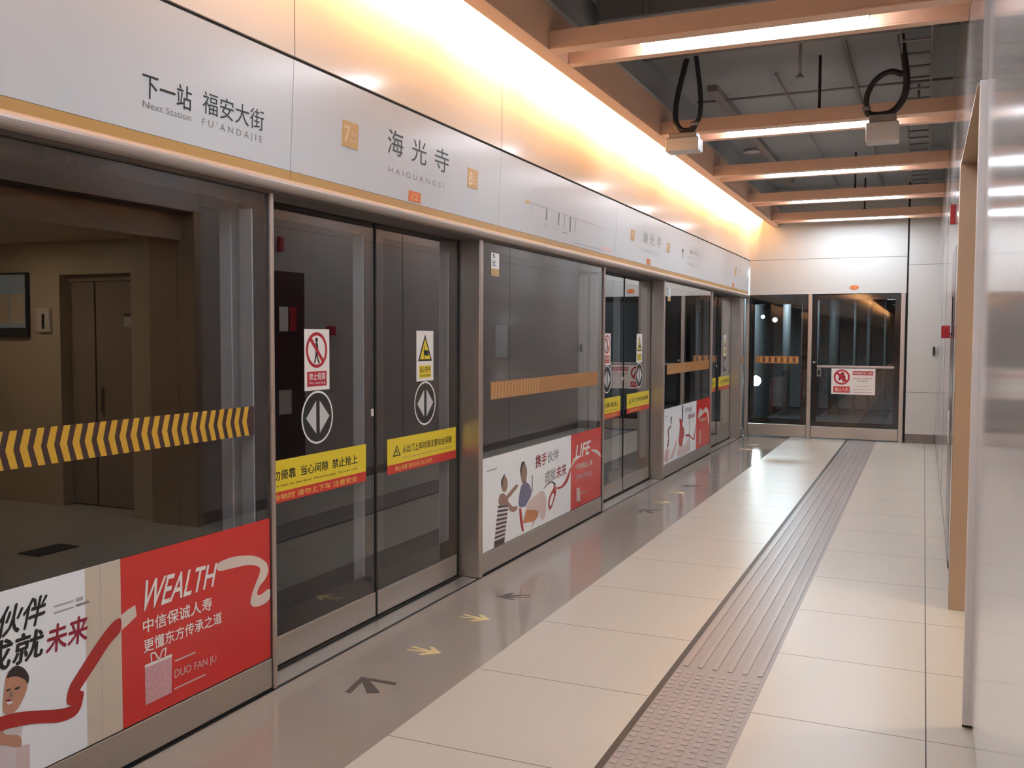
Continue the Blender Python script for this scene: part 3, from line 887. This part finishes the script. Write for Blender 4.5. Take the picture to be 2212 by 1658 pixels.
N1, N2, N3, N4 = .0017, .0021, .0025, .0029
r = poster(0.84, 3.385, 2.528, 'poster with the word WEALTH and a smiling man, nearest the camera')
P = POSTER0
m_ = MB(); m_.poly(FP, P['cream'], N1, 'poster_cream'); m_.rect(FP, 2.435, 2.437, .16, .78, N2, 'pale_ink'); m_.build('cream_stripe', r)
m_ = MB()
m_.poly(FP, P['pinkbar'], N1, 'print_pink'); m_.poly(FP, P['shirt1'], N1, 'shirt'); m_.poly(FP, P['face'], N2, 'skin'); m_.poly(FP, P['hair'], N3, 'hair')
m_.poly(FP, P['mouth'], N3, 'maroon'); m_.rect(FP, 2.056, 2.070, .458, .464, N3, 'hair'); m_.rect(FP, 2.086, 2.104, .452, .459, N3, 'hair'); m_.poly(FP, ((2.068, .455), (2.074, .455), (2.080, .436), (2.064, .434)), N3, 'skin_dull'); m_.poly(FP, ((2.053, .424), (2.079, .421), (2.074, .413), (2.062, .413)), N4, 'white'); m_.poly(FP, P['arm'], N3, 'skin')
m_.build('printed_man', r)
m_ = MB(); m_.poly(FP, P['ribbon'], N4, 'ribbon'); m_.build('red_ribbon', r); m_ = MB(); m_.poly(FP, P['rib_w1'], N2, 'ribbon_white'); m_.build('pale_ribbon', r); m_ = MB(); m_.poly(FP, P['rib_w2'], N2, 'ribbon_white'); m_.build('pale_ribbon', r)
m_ = MB()
m_.text(FP, '携手伙伴', ((1.84, .628), (1.86, .722), (2.222, .737), (2.195, .642)), N2, 'ink', .022, HANZI)
m_.text(FP, '成就', ((1.955, .53), (1.98, .628), (2.203, .626), (2.19, .534)), N2, 'ink', .022, HANZI)
m_.text(FP, '未来', ((2.205, .53), (2.215, .622), (2.382, .622), (2.374, .53)), N2, 'maroon', .022, HANZI)
m_.rect(FP, 2.24, 2.32, .681, .687, N2, 'pale_ink'); m_.rect(FP, 2.33, 2.36, .677, .690, N2, 'pale_ink')
m_.rect(FP, 2.24, 2.32, .659, .665, N2, 'pale_ink'); m_.rect(FP, 2.33, 2.387, .660, .668, N2, 'grey_ink')
m_.build('headline', r); m_ = MB()
m_.text(FP, 'WEALTH', ((2.611, .562), (2.650, .675), (3.038, .657), (3.012, .566)), N3, 'sign_white', .012)
m_.build('title_word', r); m_ = MB()
m_.text(FP, '中信保诚人寿', ((2.632, .478), (2.632, .53), (3.005, .524), (3.005, .472)), N2, 'sign_white', .012, HANZI)
m_.text(FP, '更懂东方传承之道', ((2.634, .402), (2.634, .452), (3.062, .447), (3.062, .399)), N2, 'sign_white', .010, HANZI)
m_.rect(FP, 2.793, 2.906, .318, .325, N2, 'pink_pale'); m_.rect(FP, 2.786, 2.962, .209, .215, N2, 'pink_pale')
m_.text(FP, 'DUO FAN JU', ((2.79, .243), (2.79, .287), (3.027, .275), (3.027, .238)), N2, 'pink_pale', 0)
m_.build('lettering', r)
m_ = MB(); m_.poly(FP, P['bag'], N2, 'bag'); m_.rect(FP, 2.637, 2.777, .345, .356, N3, 'sign_white')
for pts in (((2.672, .352), (2.668, .39), (2.69, .388), (2.708, .352)), ((2.708, .352), (2.727, .386), (2.747, .389), (2.738, .352))):
    for a, b in zip(pts, pts[1:]):
        dx, dy = b[0] - a[0], b[1] - a[1]; L = math.hypot(dx, dy); nx, ny = -dy / L * .003, dx / L * .003
        m_.poly(FP, ((a[0] + nx, a[1] + ny), (b[0] + nx, b[1] + ny), (b[0] - nx, b[1] - ny), (a[0] - nx, a[1] - ny)), N3, 'sign_white')
m_.build('printed_gift_bag', r)

r = poster(5.585, 8.105, 7.305, 'poster with the word LIFE and a figure in a striped shirt, second along the screen')
P = POSTER1
m_ = MB()
for k in range(9):
    a = k / 9.0; b = (k + 1) / 9.0
    def ed(t):
        return (5.849 + (5.782 - 5.849) * t, .433 + (.167 - .433) * t), (6.028 + (5.958 - 6.028) * t, .41 + (.167 - .41) * t)
    (l0, r0), (l1, r1) = ed(a), ed(b)
    mid0, mid1 = ed(a + .055)
    m_.poly(FP, (l0, r0, mid1, mid0), N1, 'print_dark'); m_.poly(FP, (mid0, mid1, r1, l1), N1, 'shirt')
m_.poly(FP, ((5.79, .19), (5.962, .185), (5.955, .153), (5.782, .153)), N2, 'print_dark')
m_.poly(FP, P['neck'], N2, 'skin_dull'); m_.poly(FP, P['face'], N2, 'skin_dull'); m_.poly(FP, ((5.896, .6), (5.95, .64), (5.962, .634), (5.93, .60), (5.915, .54), (5.9, .56)), N3, 'hair')
m_.poly(FP, P['arm'], N3, 'skin_dull'); m_.poly(FP, P['forearm'], N1, 'skin_dull')
m_.poly(FP, P['head2'], N1, 'skin_dull'); m_.poly(FP, ((6.229, .63), (6.262, .688), (6.325, .683), (6.30, .66), (6.265, .64), (6.25, .58)), N2, 'hair'); m_.poly(FP, P['blue'], N2, 'blue')
m_.poly(FP, P['orange'], N1, 'print_orange'); m_.poly(FP, P['pink'], N2, 'print_pink'); m_.poly(FP, P['redstrip'], N2, 'ribbon')
m_.rect(FP, 6.455, 6.475, .44, .56, N1, 'grey_ink')
m_.build('printed_figures', r)
m_ = MB(); m_.poly(FP, P['ribA'], N2, 'print_dark'); m_.poly(FP, P['ribB'], N2, 'ribbon'); m_.poly(FP, P['ribBin'], N3, 'poster_white'); m_.poly(FP, P['ribC'], N3, 'ribbon'); m_.build('red_ribbon', r); m_ = MB()
m_.poly(FP, P['tail'], N2, 'ribbon_white'); m_.build('pale_ribbon', r); m_ = MB(); m_.poly(FP, P['start'], N2, 'ribbon_white'); m_.build('pale_ribbon', r)
m_ = MB()
m_.text(FP, '携手', ((6.53, .605), (6.53, .70), (6.755, .702), (6.755, .612)), N2, 'maroon', .018, HANZI)
m_.text(FP, '伙伴', ((6.775, .612), (6.775, .70), (7.02, .702), (7.02, .622)), N2, 'grey_ink', .008, HANZI)
m_.text(FP, '成就', ((6.726, .462), (6.72, .555), (6.95, .558), (6.95, .464)), N2, 'grey_ink', .008, HANZI)
m_.text(FP, '未来', ((6.97, .465), (6.97, .558), (7.20, .565), (7.20, .47)), N2, 'maroon', .018, HANZI)
m_.rect(FP, 5.66, 5.83, .69, .70, N2, 'pale_ink')
m_.build('headline', r); m_ = MB()
m_.text(FP, 'LIFE', ((7.42, .573), (7.45, .682), (7.81, .69), (7.76, .578)), N3, 'sign_white', .02)
m_.build('title_word', r); m_ = MB()
m_.text(FP, '中信保诚人寿', ((7.425, .475), (7.425, .528), (7.85, .515), (7.85, .463)), N2, 'ribbon_white', .012, HANZI)
m_.text(FP, '更懂东方传承之道', ((7.437, .385), (7.437, .434), (7.853, .424), (7.853, .378)), N2, 'pink_pale', .01, HANZI)
m_.rect(FP, 7.56, 7.71, .256, .262, N2, 'pink_pale')
m_.build('lettering', r)
m_ = MB(); m_.poly(FP, P['bag'], N2, 'pink_pale'); m_.build('printed_gift_bag', r)

r = poster(10.325, 12.845, 12.0, 'poster with a red clad figure and red ribbon, farthest along the screen')
P = POSTER2
m_ = MB()
m_.poly(FP, P['body1'], N1, 'pink_pale'); m_.poly(FP, P['body2'], N2, 'pink_pale'); m_.poly(FP, P['pink2'], N1, 'print_pink'); m_.poly(FP, P['red2'], N2, 'ribbon')
m_.poly(FP, P['stick1'], N1, 'print_dark'); m_.poly(FP, P['stick2'], N1, 'ink'); m_.poly(FP, P['arc'], N2, 'maroon'); m_.poly(FP, P['line'], N2, 'grey_ink')
m_.build('printed_figures', r)
m_ = MB(); m_.poly(FP, P['rib'], N3, 'ribbon'); m_.build('red_ribbon', r); m_ = MB(); m_.poly(FP, P['start'], N2, 'ribbon_white'); m_.build('pale_ribbon', r)
m_ = MB(); m_.text(FP, '携手伙伴', ((11.385, .665), (11.381, .73), (11.742, .735), (11.747, .66)), N2, 'grey_ink', .008, HANZI)
m_.text(FP, '成就未来', ((11.53, .58), (11.53, .64), (11.92, .635), (11.92, .575)), N2, 'maroon', .008, HANZI)
m_.build('headline', r); m_ = MB()
m_.text(FP, '中信保诚人寿', ((12.2, .49), (12.2, .54), (12.6, .53), (12.6, .485)), N2, 'ribbon_white', .012, HANZI)
m_.rect(FP, 10.43, 10.54, .692, .70, N2, 'grey_ink'); m_.build('lettering', r)
m_ = MB(); m_.poly(FP, P['bag'], N2, 'pink_pale'); m_.build('printed_gift_bag', r)

# ------------------------------------------------------------------ glazing of the end wall
def end_post(x0, x1, label):
    m_ = MB(); m_.box(x0, x1, YE - .03, YE + .08, 0.0, 2.283, 'steel', .008, 3)
    tag(m_.build('end_post'), label, 'post', 'steel posts of the end wall')
end_post(-2.655, -2.600, 'steel corner post left of the end wall glass')
end_post(-1.688, -1.622, 'steel post between the two glass bays of the end wall')
end_post(-0.335, -0.268, 'steel post right of the end door')
FE = F_FAR(YE)
r = thing('end_glass_panel', 'left glass bay of the end wall with a gold patterned strip', 'glass panel', (-2.14, YE + .03, 0))
m_ = MB(); m_.box(-2.598, -1.69, YE + .02, YE + .03, .21, 2.283, 'end_glass'); m_.build('glass', r)
m_ = MB()
for a in ((-2.598, -2.515, .21, 2.283), (-1.775, -1.69, .21, 2.283), (-2.515, -1.775, 2.13, 2.283), (-2.515, -1.775, .21, .30)):
    m_.box(a[0], a[1], YE + .031, YE + .036, a[2], a[3], 'enamel')
m_.build('border', r)
m_ = MB(); m_.box(-2.598, -1.69, YE - .005, YE + .06, 0.02, .205, 'kick', .003); m_.build('kick_plate', r)
m_ = MB(); Fg = F_FAR(YE + .02); m_.rect(Fg, -2.49, -1.82, 1.185, 1.30, .001, 'band')
for k in range(13):
    x = -2.42 + k * .047
    m_.rect(Fg, x, x + .022, 1.20, 1.285, .0016, 'chevron_bg' if k % 2 else 'band_mark')
m_.build('safety_band', r)
r = thing('end_door', 'dark glass end door with a push bar and warning board', 'door', (-0.98, YE + .03, 0))
m_ = MB(); m_.box(-1.618, -.338, YE + .02, YE + .03, .2, 2.275, 'end_glass'); m_.build('glass', r)
m_ = MB()
for a in ((-1.618, -1.545, .2, 2.275), (-.415, -.338, .2, 2.275), (-1.545, -.415, 2.19, 2.275), (-1.545, -.415, .2, .275)):
    m_.box(a[0], a[1], YE + .012, YE + .036, a[2], a[3], 'enamel', .002)
m_.build('frame', r)
m_ = MB(); m_.box(-1.618, -.338, YE - .002, YE + .05, 0.02, .197, 'kick', .003); m_.build('kick_plate', r)
m_ = MB(); m_.box(-1.535, -.405, YE - .055, YE - .025, 1.13, 1.165, 'lip', .006)
m_.box(-1.53, -1.50, YE - .03, YE + .02, 1.135, 1.16, 'lip'); m_.box(-.44, -.41, YE - .03, YE + .02, 1.135, 1.16, 'lip'); m_.build('push_bar', r)
m_ = MB(); m_.box(-1.535, -1.475, YE - .03, YE + .02, .99, 1.118, 'service_light', .006); m_.box(-1.52, -1.49, YE - .036, YE - .03, 1.01, 1.09, 'enamel', .002); m_.build('lock_case', r)
m_ = MB(); m_.box(-1.60, -1.565, YE - .012, YE + .012, 1.195, 1.225, 'lip', .005); m_.build('latch', r)
r = thing('warning_board', 'white prohibition board hanging from the push bar of the end door', 'sign board', (-.99, YE - .06, .72))
m_ = MB(); m_.box(-1.314, -.672, YE - .066, YE - .060, .72, 1.122, 'sign_white', .002); m_.build('board', r)
Fb = F_FAR(YE - .066)
m_ = MB(); cx, cz = -1.16, .988
m_.ring(Fb, cx, cz, .092, .118, .001, 'sign_red'); m_.poly(Fb, ((cx - .09, cz + .06), (cx - .07, cz + .085), (cx + .09, cz - .06), (cx + .07, cz - .085)), .0018, 'sign_red')
m_.disc(Fb, cx + .01, cz + .05, .028, .0012, 'maroon', 0, 20); m_.poly(Fb, ((cx - .04, cz + .02), (cx + .05, cz + .03), (cx + .06, cz - .05), (cx + .02, cz - .08), (cx, cz - .03), (cx - .05, cz - .06)), .0012, 'maroon')
m_.rect(Fb, -1.28, -1.04, .748, .842, .001, 'banner_red'); m_.tbox(Fb, '禁止入内', -1.26, -1.06, .765, .825, .0016, 'sign_white', .012, HANZI)
m_.build('prohibition_symbol', r)
m_ = MB(); m_.rect(Fb, -1.0, -.705, 1.022, 1.085, .001, 'sign_red'); m_.tbox(Fb, '司机通道 闲人免进', -.99, -.715, 1.034, 1.073, .0016, 'sign_white', .01, HANZI)
m_.tbox(Fb, '未经许可不得打开', -.99, -.715, .955, .985, .001, 'sign_red', 0, HANZI); m_.tbox(Fb, '违者后果自负', -.94, -.77, .92, .945, .001, 'grey_ink', 0, HANZI)
m_.tbox(Fb, 'Authorized staff only', -.96, -.75, .84, .86, .001, 'grey_ink')
for z in (.795, .752):
    m_.rect(Fb, -.995, -.71, z, z + .010, .001, 'pink_pale')
m_.build('lettering', r)
m_ = MB(); FT = F_FAR(YE); m_.disc(FT, -1.01, 2.378, .034, .004, 'tag', .004, 28, .066); m_.tbox(FT, '15', -1.045, -.975, 2.36, 2.396, .005, 'tag_text', .01)
tag(m_.build('door_number_plaque'), 'small orange number plaque on the end wall above the glass door', 'plaque')
m_ = MB(); m_.box(.185 - .008, .185 - .0, YE - .32, YE - .28, 1.33, 1.47, 'ink', .002)
m_ = MB(); m_.box(.125, .155, YE - .03, YE - .001, 1.34, 1.47, 'ink', .004)
tag(m_.build('recessed_handle'), 'black recessed handle on the end wall panel seam by the right corner', 'handle')

# ------------------------------------------------------------------ tunnel contents seen through the end glass
def tunnel_lamp(x, y, z, rad, m, label):
    r = thing('tunnel_lamp', label, 'lamp', (x, y, z - rad))
    m_ = MB(); m_.disc(F_FAR(y), x, z, rad, 0.0, m, .004, 20); m_.build('lens', r)
    m_ = MB(); m_.tube([(x, y + .005, z), (x, y + .10, z)], [rad * 1.1, rad * .7], 'service', 14); m_.build('housing', r)
    m_ = MB(); m_.tube([(x, y + .05, z - rad * .8), (x, y + .05, z - rad * 1.6)], .012, 'service', 8); m_.build('bracket', r)
tunnel_lamp(-2.93, 18.3, .77, .095, 'tunnel_lamp', 'bright white work lamp low behind the left end glass')
tunnel_lamp(-2.925, 19.0, 2.005, .035, 'tunnel_lamp_small', 'small bluish lamp high behind the end glass, left one of the two')
tunnel_lamp(-2.70, 19.05, 1.945, .045, 'tunnel_lamp_small', 'small bluish lamp high behind the end glass, right one of the two')
area_light('tunnel_glow', (-2.6, 19.6, 2.9), (math.radians(-20), 0, 0), 0.8, 0.3, 105, (0.72, 0.9, 1.0))
for k, (x, y, wd) in enumerate(((-2.62, 20.2, .16), (-2.32, 20.6, .10), (-2.02, 20.4, .08), (-1.72, 20.8, .22), (-1.30, 20.6, .07), (-1.05, 21.0, .10), (-.72, 20.7, .07))):
    m_ = MB(); m_.tube([(x, y, -.015), (x, y, 1.2), (x, y, 3.19)], wd / 2, 'tunnel_pipe', 14)
    tag(m_.build('tunnel_pipe'), 'grey vertical tunnel pipe behind the end glass, number %s counted from the left' % ('one', 'two', 'three', 'four', 'five', 'six', 'seven')[k], 'pipe', 'vertical pipes in the tunnel')

# ------------------------------------------------------------------ cove beam and ceiling beams with battens
r = thing('cove_beam', 'long orange cove beam running beside the glowing wall', 'beam', (-2.2, 5.2, 3.36))
m_ = MB()
m_.box(-2.262, -2.155, Y_BACK, YE - .002, 3.36, 3.40, 'beam', .003)
m_.box(-2.175, -2.155, Y_BACK, YE - .002, 3.40, 3.63, 'beam')
m_.box(-2.262, -2.245, Y_BACK, YE - .002, 3.40, 3.50, 'beam')
m_.build('fascia_board', r)
m_ = MB(); m_.box(-2.60, -2.155, Y_BACK, YE - .002, 3.63, 3.66, 'panel'); m_.build('cove_lid', r)
BEAMS = [(5.46, 5.88), (8.12, 8.55), (10.40, 10.83), (12.58, 13.00), (14.68, 15.10)]
NTH = ['first', 'second', 'third', 'fourth', 'fifth']
for k, (y0, y1) in enumerate(BEAMS + [(2.9, 3.32), (.5, .92)]):
    seen = k < 5
    xa, xb = -2.153, .184
    r = thing('ceiling_beam', ('%s orange ceiling beam counted from the camera' % NTH[k]) if seen else ('orange ceiling beam just above the top of the picture', 'orange ceiling beam right over the camera')[k - 5], 'beam', ((xa + xb) / 2, (y0 + y1) / 2, 3.36), 'orange channel beams across the ceiling')
    m_ = MB(); m_.box(xa, xb, y0, y0 + .11, 3.36, 3.372, 'beam', .002); m_.box(xa, xb, y0, y0 + .014, 3.372, 3.47, 'beam'); m_.box(xa, xb, y0 + .096, y0 + .11, 3.372, 3.455, 'beam'); m_.build('front_flange', r)
    m_ = MB(); m_.box(xa, xb, y1 - .08, y1, 3.36, 3.372, 'beam', .002); m_.box(xa, xb, y1 - .014, y1, 3.372, 3.47, 'beam'); m_.box(xa, xb, y1 - .08, y1 - .066, 3.372, 3.455, 'beam'); m_.build('back_flange', r)
    m_ = MB(); m_.box(xa, xb, y0 + .014, y1 - .014, 3.455, 3.47, 'beam'); m_.build('web', r)
    l = thing('batten_light', ('lit white batten light in the %s ceiling beam counted from the camera' % NTH[k]) if seen else ('lit white batten light just above the top of the picture', 'lit white batten light right over the camera')[k - 5], 'light', (-.97, (y0 + y1) / 2, 3.366), 'white batten lights in the beams')
    m_ = MB(); m_.box(-1.615, -.325, y0 + .115, y1 - .085, 3.366, 3.385, 'lamp', .003); m_.build('diffuser', l)
    m_ = MB(); m_.box(-1.615, -.325, y0 + .13, y1 - .10, 3.386, 3.454, 'white_plastic', .003); m_.build('housing', l)
# bracket pieces where beams meet the cove
for k in (1, 3, 4):
    y0 = BEAMS[k][0]
    m_ = MB(); m_.tube([(-.85, y0 + .2, 3.47), (-.85, y0 + .2, 3.95)], .012, 'conduit', 8); m_.tube([(-.85, y0 + .2, 3.47), (-.85, y0 + .2, 3.50)], .03, 'conduit', 8)
    tag(m_.build('hanger_rod'), 'dark hanger rod holding the %s ceiling beam counted from the camera' % NTH[k], 'rod', 'hanger rods')

# ------------------------------------------------------------------ services in the dark ceiling
def device(x0, x1, y, z0, z1, label, loop):
    r = thing('ceiling_device', label, 'ceiling device', ((x0 + x1) / 2, y, z0), 'white boxes hung on black conduit')
    m_ = MB()
    m_.box(x0, x1, y - .09, y + .09, z0, z0 + (z1 - z0) * .72, 'white_plastic', .012, 3)
    m_.box(x0 + .02, x1 - .02, y - .075, y + .075, z0 + (z1 - z0) * .72, z1, 'service_light', .008)
    m_.build('box', r)
    for pts, rad in loop:
        # smooth the loop
        P_ = [Vector(p) for p in pts]
        for _ in range(2):
            Q = [P_[0]]
            for a, b in zip(P_, P_[1:]):
                Q += [a * .75 + b * .25, a * .25 + b * .75]
            Q.append(P_[-1]); P_ = Q
        m_ = MB(); m_.tube(P_, rad, 'conduit', 12); m_.build('conduit', r)
    gx = loop[0][0][0]
    m_ = MB(); m_.tube([(gx[0], gx[1], gx[2] - .02), (gx[0] + .0, gx[1], gx[2] + .012)], .034, 'service_light', 14); m_.build('gland', r)
    return r
yb = 7.9
device(-.452, -.215, yb, 3.108, 3.315, 'white box with a black conduit loop hung before the second beam, right one',
       [([(-.455, yb, 3.385), (-.445, yb, 3.335), (-.36, yb, 3.322), (-.26, yb, 3.335), (-.185, yb, 3.43), (-.165, yb, 3.55), (-.18, yb, 3.68), (-.22, yb + .1, 3.95)], .026),
        ([(-.455, yb, 3.385), (-.46, yb, 3.48), (-.40, yb, 3.60), (-.29, yb, 3.66), (-.20, yb, 3.62)], .022)])
device(-2.03, -1.75, yb, 3.15, 3.305, 'white box with black conduit beside the cove beam, left one',
       [([(-1.80, yb, 3.385), (-1.81, yb, 3.34), (-1.87, yb, 3.325), (-1.93, yb, 3.345), (-1.97, yb, 3.42), (-1.96, yb, 3.6), (-1.9, yb + .1, 3.95)], .024),
        ([(-1.80, yb, 3.385), (-1.76, yb, 3.42), (-1.75, yb, 3.6), (-1.8, yb, 3.95)], .020)])
m_ = MB()
m_.disc(F_FLOOR(3.93), -2.03, 12.12, .112, 0, 'white_plastic', .012, 32); m_.tube([(-2.03, 12.12, 3.95), (-2.03, 12.12, 3.918), (-2.03, 12.12, 3.905)], [.10, .09, .05], 'white_plastic', 24)
tag(m_.build('smoke_detector'), 'round white smoke detector on the dark ceiling between beams', 'smoke detector')
m_ = MB(); m_.box(-1.912, -1.82, 8.9, 14.6, 3.89, 3.95, 'service_light', .004)
tag(m_.build('cable_duct'), 'flat grey cable duct along the dark ceiling near the cove beam', 'cable duct')
r = thing('cable_tray', 'ladder cable tray hanging along the right side of the dark ceiling', 'cable tray', (-.1, 10, 3.78))
for x in (-.21, .0):
    m_ = MB(); m_.box(x - .008, x + .008, 6.3, 15.3, 3.78, 3.84, 'service'); m_.build('side_rail', r)
for k in range(24):
    m_ = MB(); m_.box(-.202, -.008, 6.5 + .37 * k, 6.54 + .37 * k, 3.785, 3.80, 'service'); m_.build('rung', r)
for pts, rad, m, lab in (
        ([(-2.1, 9.3, 3.90), (.18, 9.3, 3.90)], .012, 'service_light', 'thin pale pipe crossing the dark ceiling behind the second beam'),
        ([(-2.1, 7.0, 3.86), (.18, 7.0, 3.86)], .045, 'service', 'thick dark pipe crossing the dark ceiling before the second beam'),
        ([(-2.1, 7.35, 3.80), (.18, 7.35, 3.80)], .02, 'service', 'slim dark pipe crossing the ceiling beside the thick one'),
        ([(-.62, 6.2, 3.88), (-.62, 15.2, 3.88)], .02, 'service', 'dark pipe running lengthwise along the ceiling near the cable tray'),
        ([(-1.25, 8.6, 3.91), (-1.25, 15.2, 3.91)], .010, 'service_light', 'thin pale pipe running lengthwise along the middle of the dark ceiling'),
        ([(-2.1, 13.8, 3.88), (.18, 13.8, 3.88)], .03, 'service', 'dark pipe crossing the ceiling behind the fourth beam')):
    m_ = MB(); m_.tube(pts, rad, m, 12); tag(m_.build('ceiling_pipe'), lab, 'pipe', 'pipes on the dark ceiling')
r = thing('air_duct', 'broad dark air duct across the ceiling behind the first beam', 'duct', (-1.2, 6.45, 3.70))
m_ = MB(); m_.box(-2.1, -.3, 6.2, 6.7, 3.74, 3.92, 'service', .01); m_.build('duct_body', r)
for x in (-1.75, -1.1, -.45):
    m_ = MB(); m_.box(x - .012, x + .012, 6.18, 6.72, 3.73, 3.94, 'service', .003); m_.build('flange_joint', r)
for k, (x, y) in enumerate(((-.93, 7.65), (-.10, 9.6))):
    m_ = MB(); m_.tube([(x, y, 3.95), (x, y, 3.62)], .012, 'service_light', 8); m_.tube([(x, y, 3.62), (x, y, 3.60)], .03, 'service_light', 10)
    tag(m_.build('sprinkler'), ('sprinkler drop hanging between the first and second beams', 'sprinkler drop hanging near the cable tray behind the second beam')[k], 'sprinkler', 'sprinkler drops')

# ------------------------------------------------------------------ floor items
r = thing('tactile_strip', 'grey ribbed tactile guide strip running along the floor', 'tactile strip', (-.85, 5, 0))
m_ = MB()
for k in range(6):
    x = -1.025 + k * .071
    m_.box(x - .011, x + .011, 4.46, 14.5, 0.0, .004, 'tactile_rib')
m_.build('guide_ribs', r)
m_ = MB()
for y in range(40):
    for k in range(8):
        yy = 2.5 + .052 * y
        if yy > 4.42: continue
        x = -1.035 + k * .052
        m_.box(x - .014, x + .014, yy - .014, yy + .014, 0.0, .002, 'tactile_rib')
tag(m_.build('stop_studs', r), kind='stuff')
def arrow(cx, cy, ang, s, m, label, kind=0):
    m_ = MB(); ca, sa = math.cos(ang), math.sin(ang)
    def T(p):
        return (cx + (p[0] * ca - p[1] * sa) * s, cy + (p[0] * sa + p[1] * ca) * s)
    FF = F_FLOOR(0.0)
    # arrow with swept barbs, points along +u
    shape = [(1.0, 0), (0.25, .62), (0.0, .60), (.42, .13), (-.72, .30), (-.80, .17), (.22, 0.0), (-.80, -.17), (-.72, -.30), (.42, -.13), (0.0, -.60), (.25, -.62)]
    if kind:
        shape = [(1.0, 0), (-.15, .98), (-.36, .84), (.50, .14), (-.05, .22), (-.62, .34), (-.80, -.08), (-.55, -.12), (.50, -.14), (-.36, -.84), (-.15, -.98)]
    m_.poly(FF, [T(p) for p in shape], .0016, m, .0014)
    tag(m_.build('floor_arrow'), label, 'floor arrow', 'floor arrows at the doorways')
for k in range(3):
    d0 = 4.735 * k
    arrow(-2.30, 4.135 + d0, 0.0, .105, 'arrow_yellow', 'yellow floor arrow pointing out of the %s doorway, nearer of two' % names[k])
    arrow(-2.31, 4.745 + d0, 0.0, .105, 'arrow_yellow', 'yellow floor arrow pointing out of the %s doorway, farther of two' % names[k])
    arrow(-2.285, 3.61 + d0, math.radians(141), .125, 'arrow_dark', 'dark floor arrow pointing into the %s doorway at its near side' % names[k], 1)
    arrow(-2.27, 5.245 + d0, math.radians(205), .115, 'arrow_dark', 'dark floor arrow pointing into the %s doorway at its far side' % names[k])

# ------------------------------------------------------------------ small things on the right wall
m_ = MB(); m_.box(.125, .184, 8.30, 8.40, 1.60, 1.70, 'leather', .004)
tag(m_.build('alarm_box'), 'red alarm box at head height on the right wall', 'alarm box')
m_ = MB(); m_.box(.150, .184, 7.5, 7.56, 2.42, 2.56, 'leather', .004)
tag(m_.build('alarm_sounder'), 'dark red alarm sounder high on the right wall', 'alarm sounder')

r = thing('hose_cabinet', 'dark maroon cabinet set in the right wall beyond the passage portal', 'cabinet', (.19, 7.5, 0))
m_ = MB(); m_.box(.1835, .20, 7.05, 7.93, .02, 2.23, 'cabinet', .002); m_.build('door_panel', r)
m_ = MB(); m_.box(.178, .1834, 7.50, 7.66, 1.62, 1.90, 'screen_dark', .002); m_.box(.1765, .178, 7.51, 7.65, 1.64, 1.88, 'white', .0005); m_.build('notice_frame', r)
m_ = MB(); m_.box(.178, .1834, 7.68, 7.79, 1.64, 1.88, 'leather', .002); m_.build('red_plate', r)
m_ = MB(); m_.box(.178, .1834, 7.50, 7.70, .82, 1.06, 'white_plastic', .004); m_.build('call_box', r)

m_ = MB(); m_.box(.1775, .1842, 12.0, 12.4, 1.30, 1.76, 'fascia', .002)
tag(m_.build('wall_notice'), 'pale blank notice plate on the right wall between portal and end wall', 'notice plate')
